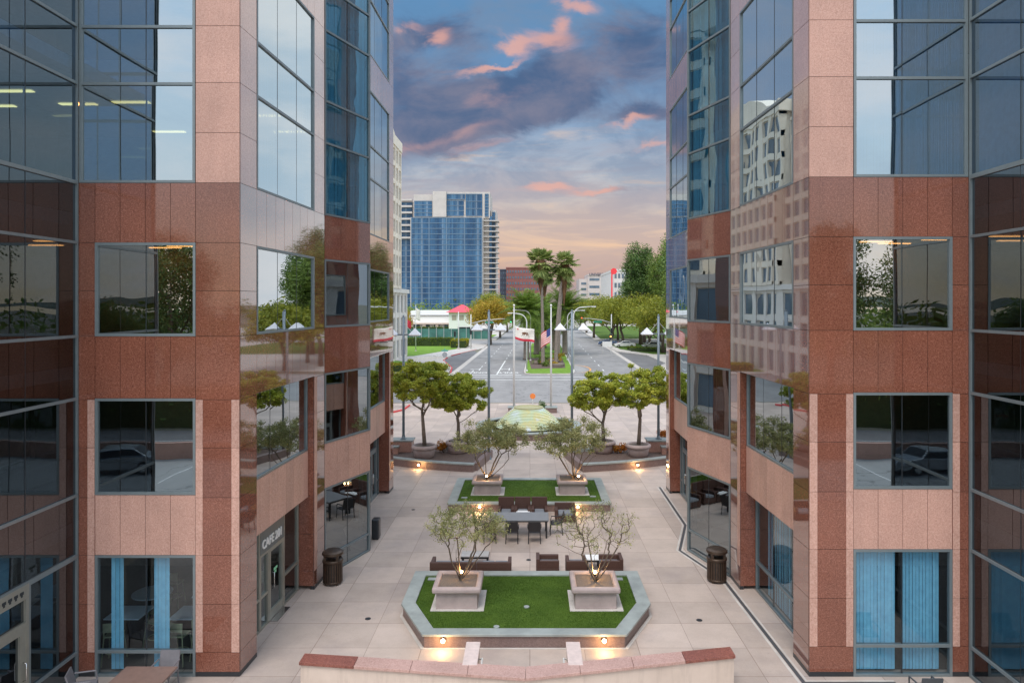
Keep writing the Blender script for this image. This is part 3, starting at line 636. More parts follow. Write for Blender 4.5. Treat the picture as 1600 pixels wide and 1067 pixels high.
# turf blades on the near planter
rng = np.random.default_rng(3)
def pip(poly, x, y):
    c = np.zeros(len(x), bool); n = len(poly)
    for i in range(n):
        (x1, y1), (x2, y2) = poly[i], poly[(i+1) % n]
        k_ = ((y1 > y) != (y2 > y)) & (x < (x2-x1)*(y-y1)/(y2-y1+1e-12)+x1); c ^= k_
    return c
def fast(name, V, nper, mat, parent=None):      # many small faces of nper corners each
    V = np.asarray(V, float).reshape(-1, 3); nf = len(V)//nper
    me = bpy.data.meshes.new(name); me.vertices.add(len(V)); me.vertices.foreach_set('co', V.ravel())
    me.loops.add(len(V)); me.loops.foreach_set('vertex_index', np.arange(len(V)))
    me.polygons.add(nf); me.polygons.foreach_set('loop_start', np.arange(0, len(V), nper)); me.polygons.foreach_set('loop_total', np.full(nf, nper))
    me.update(); me.materials.append(mat); o = bpy.data.objects.new(name, me); C.objects.link(o)
    if parent is not None: o.parent = parent
    return o
L_TURF = leafm('turf_blade', (.040,.090,.010), (.085,.17,.02), (.17,.26,.04))
for poly, nb, lab in ((i1, 90000, 'short green blades of the near planter turf'), (i2, 40000, 'short green blades of the far planter turf')):
    x = rng.uniform(min(p[0] for p in poly), max(p[0] for p in poly), nb); y = rng.uniform(poly[0][1], max(p[1] for p in poly), nb)
    k_ = pip(poly, x, y); x, y = x[k_], y[k_]; n = len(x); a = rng.uniform(0, 6.28, n); w = rng.uniform(.004, .008, n); h = rng.uniform(.012, .032, n); tl = rng.normal(0, .012, (n, 2))
    V = np.empty((n, 3, 3)); V[:, 0] = np.c_[x-w*np.cos(a), y-w*np.sin(a), np.full(n, .349)]; V[:, 1] = np.c_[x+w*np.cos(a), y+w*np.sin(a), np.full(n, .349)]; V[:, 2] = np.c_[x+tl[:, 0], y+tl[:, 1], .35+h]
    tag(fast('turf_blades', V, 3, L_TURF), lab, 'turf', kind='stuff')
for i, (x_, y_) in enumerate(((-3.25, 23.45), (2.95, 23.45), (-3.1, 33.3), (3.0, 33.5))):
    m = MB(); m.box(-.14, .14, -.1, .1, 0, .03); o = m.build('valve_cover', COPG); o.location = (x_, y_, .355)
    tag(o, 'small grey green valve cover in the turf at the '+('back left of the near planter', 'back right of the near planter', 'front left of the far planter', 'front right of the far planter')[i], 'cover', 'valve covers in the turf')
for i, (x_, y_) in enumerate(((-.1, 21.3), (-.95, 19.98))):
    m = MB(); m.lathe([(.085, 0), (.085, .03), (.06, .036)], (0, 0, 0), 14); o = m.build('sprinkler_cap', COPG); o.location = (x_, y_, .355)
    tag(o, ('pale round cap in the middle of the near turf', 'pale round cap beside the front edge of the near turf')[i], 'cap', 'round caps in the turf')
# square pots
def square_pot(x, y, z, label):
    t = thing('square_pot', label, 'planter pot', (x, y, z), 0, 'square concrete pots on the turf')
    m = MB(); m.box(-.78, .82, -.74, .80, 0, .02); m.build('foot_slab', CONC, t)
    q = lambda r: [(-r, -r), (-r, r), (r, r), (r, -r)]
    m = MB(); m.ring(q(.62), q(.50), .02, .52); m.build('body', POTM, t, bevel=.015)
    m = MB(); m.ring(q(.735), q(.56), .50, .69); m.build('rim', POTM, t, bevel=.06)
    m = MB(); m.box(-.60, .60, -.60, .60, .45, .61); m.build('soil', SOIL, t)
    return t
PZ = .352
square_pot(-2.20, 21.75, PZ, 'square mauve concrete pot at the left of the near turf'); square_pot(1.98, 21.75, PZ, 'square mauve concrete pot at the right of the near turf')
square_pot(-2.06, 34.45, PZ, 'square mauve concrete pot at the left of the far turf'); square_pot(2.04, 34.45, PZ, 'square mauve concrete pot at the right of the far turf')
def uplight(x, y, z, label, power=17, rz=0):
    t = thing('spotlight', label, 'spotlight', (x, y, z), rz, 'glowing uplights in the pots')
    m = MB(); m.tube([(0, 0, 0), (0, 0, .14)], .015, 8); m.build('stake', BRONZE, t)
    m = MB(); m.tube([(0, .02, .13), (0, -.05, .22)], [.05, .065], 12); m.build('housing', BRONZE, t, smooth=True)
    m = MB(); m.lathe([(.01, -.05), (.045, -.03), (.06, 0), (.045, .03), (.01, .05)], (0, -.055, .23), 14); m.build('lens', E_LAMP, t, smooth=True)
    l = bpy.data.lights.new('spot_glow', 'POINT'); l.energy = power; l.color = (1, .58, .22); l.shadow_soft_size = .05
    lo = bpy.data.objects.new('spot_glow', l); C.objects.link(lo); lo.parent = t; lo.location = (0, -.12, .36)
uplight(2.02, 21.95, .96, 'bright uplight in the near right square pot'); uplight(-2.15, 22.0, .95, 'dim uplight behind the stems in the near left square pot', 8)
uplight(-2.1, 34.15, .96, 'bright uplight in the far left square pot'); uplight(2.35, 34.15, .96, 'bright uplight in the far right square pot')
# ================================================================ curved beds, round pots, low walls
FCX, FCY = -.1, 56.7
def arcp(r, a0, a1, n=14): return [(FCX+r*math.sin(R(a0+(a1-a0)*i/n)), FCY-r*math.cos(R(a0+(a1-a0)*i/n))) for i in range(n+1)]
for s, nm in ((-1, 'left'), (1, 'right')):
    t = thing('curved_planter', 'low curved planter wall with brown mulch, '+nm+' of the walk to the fountain', 'planter', (FCX, FCY, 0), 0, 'curved planters facing the fountain')
    ou, i_ = arcp(17.2, s*10.4, s*33), arcp(16.8, s*10.4, s*33); bo, bi = arcp(13.4, s*10.4, s*33), arcp(13.1, s*10.4, s*33); og = (FCX, FCY, 0)
    m = MB(); m.ring([(x, y+.04) for x, y in ou], [(x, y-.04) for x, y in i_], 0, .40, op=True); m.build('wall', PLWALL, t, org=og)
    m = MB(); m.ring(ou, i_, .40, .47, op=True); m.ring(bo, bi, .25, .50, op=True); m.build('coping', COPG, t, org=og)
    e0 = [(i_[0][0], i_[0][1]), (bi[0][0], bi[0][1])]; m = MB(); m.ring([(e0[0][0]-.15, e0[0][1]), (e0[1][0]-.15, e0[1][1])], [(e0[0][0]+.15, e0[0][1]), (e0[1][0]+.15, e0[1][1])], 0, .45, op=True); m.build('end_wall', PLWALL, t, org=og)
    m = MB(); m.ring(arcp(16.85, s*10.4, s*33), arcp(13.3, s*10.4, s*33), .05, .33, op=True); m.build('mulch', MULCH, t, org=og)
    a = R(s*21.5); wall_lamp(t, FCX+17.25*math.sin(a), FCY-17.3*math.cos(a)+.02, .25, og)
def round_pot(x, y, label):
    t = thing('round_pot', label, 'planter pot', (x, y, .33), 0, 'round concrete pots in the curved beds')
    m = MB(); m.lathe([(.50, 0), (.58, .05), (.64, .35), (.66, .55), (.60, .56)], (0, 0, 0), 32); m.build('body', POTM, t, smooth=True)
    m = MB(); m.lathe([(.66, .50), (.74, .53), (.77, .62), (.74, .72), (.66, .75), (.60, .72), (.585, .60)], (0, 0, 0), 36); m.build('rim', POTM, t, smooth=True)
    m = MB(); m.lathe([(.1, .6), (.615, .62), (.61, .66), (.1, .69)], (0, 0, 0), 24); m.build('soil', SOIL, t)
RP = [(-6.35, 42.3, 'leftmost round pot, in the left curved bed below the tallest left tree'), (-4.45, 43.6, 'second round pot from the left, behind the olive branches'), (4.55, 43.6, 'round pot behind the olive branches right of the walk'), (6.55, 42.6, 'rightmost round pot, in the right curved bed')]
for r_ in RP: round_pot(*r_)
for s, nm in ((-1, 'left'), (1, 'right')):
    og = (s*8.3, 44.2, 0); t = thing('low_wall', 'stepped low pink wall under the outer lamp post at the '+nm+' edge of the plaza', 'wall', og, 0, 'stepped low walls')
    m = MB(); m.box(min(s*7.35, s*9.0), max(s*7.35, s*9.0), 43.7, 44.7, 0, .98); m.build('pier', PINK, t, org=og)
    m = MB(); m.box(min(s*7.28, s*9.1), max(s*7.28, s*9.1), 43.62, 44.78, .98, 1.06); m.build('coping', COPG, t, org=og, bevel=.01)
    m = MB(); m.box(min(s*8.1, s*14), max(s*8.1, s*14), 43.1, 43.5, 0, .72); m.build('lower_wall', PINK, t, org=og)
    m = MB(); m.box(min(s*8.05, s*14), max(s*8.05, s*14), 43.04, 43.56, .72, .80); m.build('lower_coping', COPG, t, org=og)
# parapet in front
og = (-.1, 17, 0)
t = thing('parapet_wall', 'low beige wall with red granite coping bent towards the viewer at the bottom edge', 'wall', og)
pf = [(-5.6, 17.05), (-.1, 16.32), (5.08, 17.38)]; pb = [(-5.6, 17.5), (-.1, 16.86), (5.08, 17.84)]
def lerp(a, b, f): return (a[0]+(b[0]-a[0])*f, a[1]+(b[1]-a[1])*f)
wf = [(-5.57, 17.1), (-.1, 16.38), (5.05, 17.43)]; wb = [(-5.57, 17.45), (-.1, 16.8), (5.05, 17.79)]
m = MB(); m.ring(wf, wb, 0.0, .78, op=True); m.build('wall', BEIGE, t, org=og)
for i in (0, 1):
    n = 4
    for k in range(n):
        a0, a1, b0, b1 = [lerp(q[i], q[i+1], f) for q in (pf, pb) for f in (k/n+.0008, (k+1)/n-.0008)]
        end = (i == 0 and k == 0) or (i == 1 and k == 3)
        m = MB(); m.prism([a0, a1, b1, b0], .78, .85); m.build('coping_stone', COPR if end else COPP, t, org=og, bevel=.006)
for i, x_ in enumerate((-1.45, 1.10)):
    t = thing('stub_wall', ('pale pink stub wall with a small handrail, left of the two behind the parapet', 'pale pink stub wall with a small handrail, right of the two behind the parapet')[i], 'wall', (x_, 17.3, 0), 0, 'stub walls behind the parapet')
    m = MB(); m.box(-.16, .16, -.40, .75, 0, .80); m.build('wall', BEIGE, t); m = MB(); m.box(-.18, .18, -.38, .78, .80, .86); m.build('cap', flat('pale_pink_cap', (.62,.50,.46), .6), t, bevel=.01)
    e = .26 if i == 0 else -.26; m = MB(); m.tube([(e*.62, -.25, .62), (e, -.25, .65), (e, .3, .67), (e*.62, .3, .64)], .02, 8); m.build('handrail', POLEW, t, smooth=True)
# ================================================================ fountain, flags
t = thing('fountain', 'stepped dome fountain of pale green and white glass terraces at the end of the walk', 'fountain', (FCX, 52.9, 0))
m = MB(); m.lathe([(3.9, 0), (3.9, .42), (3.5, .42), (3.45, .2)], (0, 0, 0), 64); m.build('basin', PLWALL, t)
m = MB(); m.lathe([(3.98, .42), (3.98, .5), (3.42, .5), (3.42, .42)], (0, 0, 0), 64); m.build('basin_coping', COPG, t)
b = NB('fountain_terrace'); st_ = b.noise(.8, 3, .6); mdm = b.pr(b.ramp(st_, [(.3, (.62,.70,.70)), (.45, (.55,.64,.44)), (.56, (.64,.60,.30)), (.68, (.68,.74,.76))]), .22, 0, b.noise(7, 2, .5), .1)
pf_ = []; n = 15
for i in range(n):
    r0 = 1.02+1.62*(1-(i/n))**.85; z0 = .30+1.42*i/n; pf_ += [(r0, z0), (r0, z0+1.42/n*.72), (r0-.05, z0+1.42/n*.95)]
m = MB(); m.lathe(pf_+[(.95, 1.70)], (0, 0, 0), 64); m.build('dome', mdm, t)
m = MB(); m.lathe([(.95, 1.70), (1.1, 1.72), (1.1, 1.80), (.92, 1.82), (.85, 1.74)], (0, 0, 0), 48); m.build('upper_ring', flat('mossy_stone', (.38,.36,.2), .7), t)
b = NB('fountain_water'); b.pr((.12,.24,.17), .06, 0, b.noise(4, 3, .6), .3, .03); m = MB(); m.lathe([(.1, .3), (3.44, .31)], (0, 0, 0), 48); m.build('water', b.m, t)
t = thing('marker_sign', 'small round orange marker on a post behind the fountain dome', 'sign', (.25, 63.2, 0)); m = MB(); m.tube([(0, 0, 0), (0, 0, 1.0)], .04, 8); m.build('post', POLEW, t)
m = MB(); m.tube([(0, -.03, 1.25), (0, .03, 1.25)], .25, 20); m.build('disc', flat('orange_paint', (.85,.25,.06), .5), t)
def flag_wave(name, mat, w, h, droop, parent, org, u0=0, u1=1, v0=0, v1=1, off=0, seed=0, n=22):
    m = MB(); nv = 8
    vs = []
    for i in range(n+1):
        for j in range(nv+1):
            U = u0+(u1-u0)*i/n; V = v0+(v1-v0)*j/nv
            x = U*w*(1-.12*droop); z = -V*h - U*w*droop*.75 - .06*math.sin(5*U+seed); y = .10*math.sin(7*U+3*V+seed)*U+off
            vs.append((x, y, z))
    fs = [(i*(nv+1)+j, (i+1)*(nv+1)+j, (i+1)*(nv+1)+j+1, i*(nv+1)+j+1) for i in range(n) for j in range(nv)]
    m.add(vs, fs); o = m.build(name, mat, parent, smooth=True); s_ = o.modifiers.new('thickness', 'SOLIDIFY'); s_.thickness = .006; return o
for i, (x_, lab) in enumerate(((-1.40, 'white flagpole on a brown block, left of the two behind the fountain'), (1.86, 'white flagpole on a brown block, right of the two behind the fountain'))):
    t = thing('flagpole', lab, 'flagpole', (x_, 62, 0), 0, 'flagpoles behind the fountain')
    m = MB(); m.box(-.5, .5, -.5, .5, 0, .42); m.build('base', PLWALL, t); m = MB(); m.box(-.55, .55, -.55, .55, .42, .5); m.build('base_cap', COPG, t)
    m = MB(); m.tube([(0, 0, .5), (0, 0, 5), (0, 0, 9.3)], [.10, .085, .05], 12); m.build('pole', POLEW, t, smooth=True); m = MB(); m.lathe([(.02, 0), (.08, .04), (.1, .1), (.06, .17), (.01, .19)], (0, 0, 9.3), 12); m.build('finial', WHITEP, t, smooth=True)
    m = MB(); 
    for sx_ in (-1, 1): m.box(sx_*1.0-.06, sx_*1.0+.06, -2.1, -.9, 0, .3)
    if i == 0: pass
FW = flat('flag_white', (.80,.78,.72), .8); FR = flat('flag_red', (.60,.04,.07), .8); FBL = flat('flag_blue', (.05,.07,.25), .8); FBR = flat('flag_brown', (.16,.07,.03), .8)
fl = flag_wave('state_flag', FW, 1.75, 1.15, .28, None, None); fl.location = (-1.30, 61.98, 7.6); tag(fl, 'white flag with a walking bear and a red bottom stripe', 'flag')
o = flag_wave('stripe', FR, 1.75, 1.15, .28, fl, None, v0=.82, v1=1.0, off=-.008); 
def onflag(poly, sc_, cu, cv):      # small emblem following the cloth
    vs = []
    for (px, pz) in poly:
        U = cu+px*sc_/1.75; V = cv-pz*sc_/1.15
        for o_ in (-.016, .012): vs.append((U*1.75*(1-.12*.28), .10*math.sin(7*U+3*V)*U+o_, -V*1.15-U*1.75*.28*.75-.06*math.sin(5*U)))
    n_ = len(poly); return vs, [tuple(range(0, 2*n_, 2)), tuple(range(2*n_-1, 0, -2))]+[(2*i_, 2*((i_+1) % n_), 2*((i_+1) % n_)+1, 2*i_+1) for i_ in range(n_)]
bear = [(-.5,.02),(-.46,.10),(-.36,.15),(-.28,.20),(-.10,.24),(.06,.20),(.22,.22),(.38,.18),(.46,.06),(.46,-.10),(.52,-.24),(.40,-.26),(.34,-.10),(.28,-.10),(.26,-.26),(.16,-.26),(.16,-.06),(-.06,-.06),(-.12,-.26),(-.22,-.26),(-.20,-.08),(-.26,-.06),(-.34,-.24),(-.44,-.24),(-.36,-.04),(-.44,-.02)]
m = MB(); m.add(*onflag(bear, .62, .52, .42)); m.build('bear', FBR, fl)
star = [(.5*(1 if k % 2 == 0 else .4)*math.sin(R(36*k)), .5*(1 if k % 2 == 0 else .4)*math.cos(R(36*k))) for k in range(10)]
m = MB(); m.add(*onflag(star, .22, .14, .18)); m.build('star', FR, fl)
m = MB(); m.add(*onflag([(-.6,-.04),(.6,-.04),(.6,.04),(-.6,.04)], .62, .52, .64)); m.build('ground_patch', flat('flag_green', (.1,.2,.06), .8), fl)
us = thing('national_flag', 'drooping red and white striped flag with a blue canton', 'flag', (1.80, 61.96, 7.5), R(180))
for k in range(13): flag_wave('stripe', FR if k % 2 == 0 else FW, .95, 1.25, .95, us, None, u0=0 if k > 6 else .4, u1=1, v0=k/13, v1=(k+1)/13, seed=1, n=14)
flag_wave('canton', FBL, .95, 1.25, .95, us, None, u0=0, u1=.4, v0=0, v1=7/13, seed=1, n=8)
# ================================================================ twin pyramid lamps
def twin_lamp(x, y, z, h, lab):
    t = thing('twin_lamp', lab, 'street lamp', (x, y, z), 0, 'twin shaded lamp posts round the fountain court')
    m = MB(); m.box(-.17, .17, -.17, .17, 0, .05); m.tube([(0, 0, .05), (0, 0, .22)], [.13, .10], 12); m.build('base', LAMPP, t)
    m = MB(); m.tube([(0, 0, .2), (0, 0, h+1.1)], [.085, .07], 14); m.tube([(0, 0, h+1.1), (0, 0, h+1.22)], [.07, .03], 14); m.build('pole', LAMPP, t, smooth=True)
    m = MB(); m.box(-.62, .62, -.05, .05, h-.06, h+.03); m.build('crossarm', LAMPP, t)
    for s in (-1, 1):
        m = MB(); m.add([(s*.72-.36, -.36, h-.02), (s*.72+.36, -.36, h-.02), (s*.72+.36, .36, h-.02), (s*.72-.36, .36, h-.02), (s*.72, 0, h+.40)], [(0,1,4),(1,2,4),(2,3,4),(3,0,4),(3,2,1,0)]); sh = m.build('lamp_shade', SHADE, t)
        m = MB(); m.box(s*.72-.3, s*.72+.3, -.3, .3, h-.09, h-.025); m.build('diffuser', WHITEP, sh)
        m = MB(); m.tube([(0, 0, h+.75), (s*.6, 0, h+.05)], .014, 6); m.build('stay', POLEW, t)
twin_lamp(-7.92, 44.1, 1.06, 6.55, 'twin pyramid shaded lamp post on the left low wall'); twin_lamp(8.05, 44.1, 1.06, 6.6, 'twin pyramid shaded lamp post on the right low wall')
twin_lamp(-2.52, 43.2, 0, 7.95, 'twin pyramid shaded lamp post left of the walk to the fountain'); twin_lamp(2.60, 43.6, 0, 7.95, 'twin pyramid shaded lamp post right of the walk to the fountain')
# ================================================================ bins
def bin_(x, y, lab):
    t = thing('litter_bin', lab, 'litter bin', (x, y, .006), 0, 'slatted bronze litter bins')
    m = MB(); m.lathe([(.31, .06), (.33, .08), (.33, .12), (.31, .13)], (0,0,0), 28); m.build('hoop', BRONZE, t, smooth=True); m = MB(); m.lathe([(.33, .74), (.345, .76), (.345, .82), (.33, .84)], (0,0,0), 28); m.build('hoop', BRONZE, t, smooth=True)
    m = MB()
    for k in range(24):
        a = 2*math.pi*k/24; m.xf = Matrix.Rotation(a, 4, 'Z'); m.box(.305, .325, -.028, .028, .11, .76)
    m.xf = None; m.build('slats', BRONZE, t)
    m = MB(); m.lathe([(.27, .08), (.28, .76), (.2, .77)], (0,0,0), 24); m.build('liner', DARKF, t)
    m = MB()
    for k in range(4):
        a = R(45+90*k); m.box(.29*math.cos(a)-.04, .29*math.cos(a)+.04, .29*math.sin(a)-.04, .29*math.sin(a)+.04, .82, 1.02)
    m.lathe([(.345, 1.0), (.36, 1.03), (.35, 1.09), (.26, 1.14), (.1, 1.155)], (0,0,0), 28); m.build('lid', BRONZE, t)
    m = MB()
    for k in range(4): 
        a = R(45+90*k); m.box(.26*math.cos(a)-.03, .26*math.cos(a)+.03, .26*math.sin(a)-.03, .26*math.sin(a)+.03, 0, .07)
    m.build('feet', BRONZE, t)
bin_(-6.72, 24.0, 'slatted bronze litter bin beside the left building'); bin_(6.42, 24.2, 'slatted bronze litter bin beside the right building')
t = thing('loudspeaker', 'small black box standing at the foot of the left glass prow', 'box', (-6.25, 28.6, .006)); m = MB(); m.box(-.15, .15, -.2, .2, .03, .82); m.build('body', BLACKB, t, bevel=.05); m = MB(); m.box(-.12, .12, -.17, .17, .0, .03); m.build('foot', DARKF, t)
# ================================================================ furniture
def sofa(x, y, w, lab, rz=0, arms=(1, 1), d=.8, bk=.62, group='rattan lounge seats'):
    t = thing('sofa' if w > 1.1 else 'armchair', lab, 'sofa' if w > 1.1 else 'armchair', (x, y, .006), rz, group)
    m = MB(); m.box(-w/2, w/2, -d/2, d/2, .05, .30); m.build('seat_base', RATT, t, bevel=.012)
    m = MB(); m.box(-w/2, w/2, -d/2, -d/2+.12, .30, bk); m.build('backrest', RATT, t, bevel=.012)
    for k, s in enumerate((-1, 1)):
        if arms[k]: m = MB(); m.box(s*(w/2-.12) if s > 0 else -w/2, w/2 if s > 0 else -w/2+.12, -d/2+.12, d/2, .30, .56); m.build('armrest', RATT, t, bevel=.012)
    n = max(1, round(w/.7)); 
    for i in range(n):
        a = -w/2+.13+(w-.26)*i/n; b_ = -w/2+.13+(w-.26)*(i+1)/n; m = MB(); m.box(a+.01, b_-.01, -d/2+.13, d/2-.01, .30, .42); m.build('cushion', CUSH, t, bevel=.03)
    m = MB()
    for a in (-1, 1):
        for b_ in (-1, 1): m.box(a*(w/2-.06)-.03, a*(w/2-.06)+.03, b_*(d/2-.06)-.03, b_*(d/2-.06)+.03, 0, .05)
    m.build('feet', RATTD, t); return t
sofa(-2.65, 24.62, 1.6, 'long brown rattan sofa behind the near left pot', arms=(1, 0)); sofa(-1.24, 24.62, 1.18, 'shorter brown rattan sofa right of the long one', arms=(0, 1))
sofa(.62, 24.9, .72, 'rattan armchair facing right beside the drain line', R(-90)); sofa(1.62, 24.75, .72, 'rattan armchair with its back to the near planter'); sofa(2.86, 24.9, .72, 'rattan armchair facing left behind the near right pot', R(90))
def low_table(x, y, w, d, lab, top=TABT):
    t = thing('coffee_table', lab, 'table', (x, y, .006), 0, 'low tables between the lounge seats'); m = MB(); m.box(-w/2, w/2, -d/2, d/2, .36, .40); m.build('tabletop', top, t, bevel=.008)
    for a in (-1, 1):
        for b_ in (-1, 1): m = MB(); m.box(a*(w/2-.05)-.025, a*(w/2-.05)+.025, b_*(d/2-.05)-.025, b_*(d/2-.05)+.025, 0, .36); m.build('leg', RATTD, t)
    m = MB(); m.ring([(-w/2-.01, -d/2-.01), (w/2+.01, -d/2-.01), (w/2+.01, d/2+.01), (-w/2-.01, d/2+.01)], [(-w/2+.03, -d/2+.03), (w/2-.03, -d/2+.03), (w/2-.03, d/2-.03), (-w/2+.03, d/2-.03)], .30, .358); m.build('apron', RATTD, t)
low_table(-2.0, 25.75, 1.0, .55, 'low dark framed table beyond the rattan sofas', PAVE and flat('pale_glass_top', (.45,.43,.42), .1)); low_table(2.26, 25.4, .5, .5, 'small white topped side table between two armchairs', WHITEP)
t = thing('dining_table', 'long outdoor dining table with grey top between the planters', 'table', (-.45, 29.1, .006)); m = MB()
m.box(-1.22, 1.22, -.55, .55, .71, .76); m.build('tabletop', TABT, t, bevel=.008)
for a in (-1, 1):
    for b_ in (-1, 1): m = MB(); m.box(a*1.12-.035, a*1.12+.035, b_*.46-.035, b_*.46+.035, 0, .66); m.build('leg', RATTD, t)
m = MB(); m.ring([(-1.18, -.5), (1.18, -.5), (1.18, .5), (-1.18, .5)], [(-1.12, -.44), (1.12, -.44), (1.12, .44), (-1.12, .44)], .66, .705); m.build('apron', RATTD, t)
def chair(x, y, rz, lab, group, arm=True, mat=None, bk=.88):
    mat = mat or RATTD; t = thing('dining_chair', lab, 'chair', (x, y, .006), rz, group)
    m = MB(); m.box(-.24, .24, -.24, .24, .42, .46); m.build('seat', mat, t, bevel=.01)
    m = MB(); m.add([(-.24,-.22,.48),(.24,-.22,.48),(.24,-.32,bk),(-.24,-.32,bk),(-.24,-.25,.48),(.24,-.25,.48),(.24,-.35,bk),(-.24,-.35,bk)], [(0,1,2,3),(7,6,5,4),(0,3,7,4),(1,5,6,2),(3,2,6,7),(0,4,5,1)]); m.build('backrest', mat, t)
    for a in (-1, 1):
        m = MB(); m.tube([(a*.23, -.34, bk-.02), (a*.23, -.23, .44), (a*.24, -.27, 0)], .018, 6); m.build('leg', mat, t); m = MB(); m.tube([(a*.23, .22, .43), (a*.24, .25, 0)], .018, 6); m.build('leg', mat, t)
        if arm: m = MB(); m.tube([(a*.26, -.26, .66), (a*.27, .18, .64), (a*.25, .22, .43)], .02, 6); m.build('armrest', mat, t)
    return t
G = 'black chairs round the outdoor dining table'
chair(-.72, 28.2, 0, 'black chair on the near side of the table, beside its twin to the right', G); chair(.18, 28.2, 0, 'black chair on the near side of the table, under the olive branches', G)
chair(-1.62, 28.2, R(8), 'black chair near the left front corner of the table', G)
chair(1.08, 29.2, R(90), 'black chair at the right end of the table', G); chair(-2.0, 29.1, R(-90), 'black chair at the left end of the table', G)
for k, x_ in enumerate((-1.05, -.32, .42)): sofa(x_, 31.1, .70, ('high brown rattan chair behind the table, leftmost of three', 'high brown rattan chair behind the table, middle of three', 'high brown rattan chair behind the table, rightmost of three')[k], R(180), d=.75, bk=.92, group='high rattan chairs behind the dining table')
m = MB(); m.box(-.3, .3, -.14, .14, 0, .05); o = m.build('folded_cloth', WHITEP, bevel=.01); o.location = (-.30, 30.72, .43); tag(o, 'folded white cloth on the middle rattan chair seat', 'cloth')
sofa(1.55, 31.0, .9, 'brown rattan armchair right of the table under branches', R(180), d=.7, bk=.7, group='high rattan chairs behind the dining table')
# patio furniture at the cafe window and right office
t = thing('patio_table', 'brown slatted patio table below the cafe window at the bottom edge', 'table', (-9.15, 16.65, .006)); m = MB(); m.box(-.62, .62, -.4, .4, .71, .75); m.build('tabletop', BROWNT, t, bevel=.006)
m = MB(); m.tube([(0,0,.0),(0,0,.71)], .04, 10); m.box(-.3, .3, -.3, .3, 0, .03); m.build('pedestal', RATTD, t)
GP = flat('grey_patio_chair', (.17,.16,.17), .5)
chair(-9.0, 17.3, R(180), 'grey patio chair between the brown table and the cafe window', 'patio chairs by the windows', mat=GP, bk=.86); chair(-10.6, 16.75, R(-70), 'grey patio chair left of the brown patio table', 'patio chairs by the windows', mat=GP, bk=.84)
chair(9.32, 16.62, R(0), 'dark patio chair below the blue curtained window', 'patio chairs by the windows', mat=flat('dark_patio_chair', (.06,.07,.08), .4), bk=.86)
# cafe interior
def bar_table(x, y, w, d, h, lab, rnd=False):
    t = thing('cafe_table', lab, 'table', (x, y, .014), 0, 'tables inside the cafe'); m = MB()
    m.lathe([(w/2, 0), (w/2, .04)], (0, 0, h-.04), 28) if rnd else m.box(-w/2, w/2, -d/2, d/2, h-.04, h); m.build('tabletop', CAFET, t, bevel=.01)
    m = MB(); m.tube([(0, 0, 0), (0, 0, h-.05)], .045, 10); m.lathe([(.28, 0), (.28, .02), (.06, .04)], (0,0,0), 20); m.build('pedestal', RATTD, t)
bar_table(-11.0, 19.35, .95, .85, 1.05, 'pale bar table inside the cafe window, front left'); bar_table(-9.25, 19.35, .95, .85, 1.05, 'pale bar table inside the cafe window, front right')
bar_table(-11.1, 20.7, 1.1, 1.1, 1.05, 'round bar table deeper in the cafe, left', True); bar_table(-9.3, 20.8, 1.0, .9, 1.05, 'pale bar table deeper in the cafe, right'); bar_table(-10.2, 23, 1.2, .9, 1.05, 'dim bar table at the back of the cafe')
def stool(x, y, rz, lab):
    t = thing('bar_stool', lab, 'bar stool', (x, y, .014), rz, 'bar stools inside the cafe')
    m = MB(); m.box(-.2, .2, -.2, .2, .72, .76); m.build('seat', WOODG, t, bevel=.015); m = MB(); m.box(-.2, .2, -.235, -.205, .88, 1.12); m.build('backrest', WOODG, t, bevel=.01)
    for a in (-1, 1):
        m = MB(); m.tube([(a*.17, -.22, 1.1), (a*.18, -.2, .74), (a*.23, -.25, 0)], .018, 6); m.build('leg', WOODG, t); m = MB(); m.tube([(a*.17, .17, .73), (a*.23, .24, 0)], .018, 6); m.build('leg', WOODG, t)
    m = MB(); m.tube([(.21*math.cos(k*math.pi/8), .21*math.sin(k*math.pi/8), .3) for k in range(17)], .014, 6); m.build('footrest', WOODG, t)
stool(-11.05, 18.72, R(10), 'green grey bar stool inside the cafe, behind the left curtain'); stool(-10.35, 19.5, R(70), 'green grey bar stool right of the front left cafe table'); stool(-9.3, 18.72, R(-5), 'green grey bar stool in front of the front right cafe table')
stool(-8.75, 18.9, R(-20), 'green grey bar stool at the right edge of the cafe window'); stool(-10.6, 20.1, R(160), 'bar stool tucked between the left cafe tables'); stool(-9.1, 21.6, R(180), 'bar stool behind the deeper right cafe table'); stool(-11.2, 22.2, R(0), 'dim bar stool at the back left of the cafe'); stool(-8.6, 22.3, R(30), 'dim bar stool at the back right of the cafe')
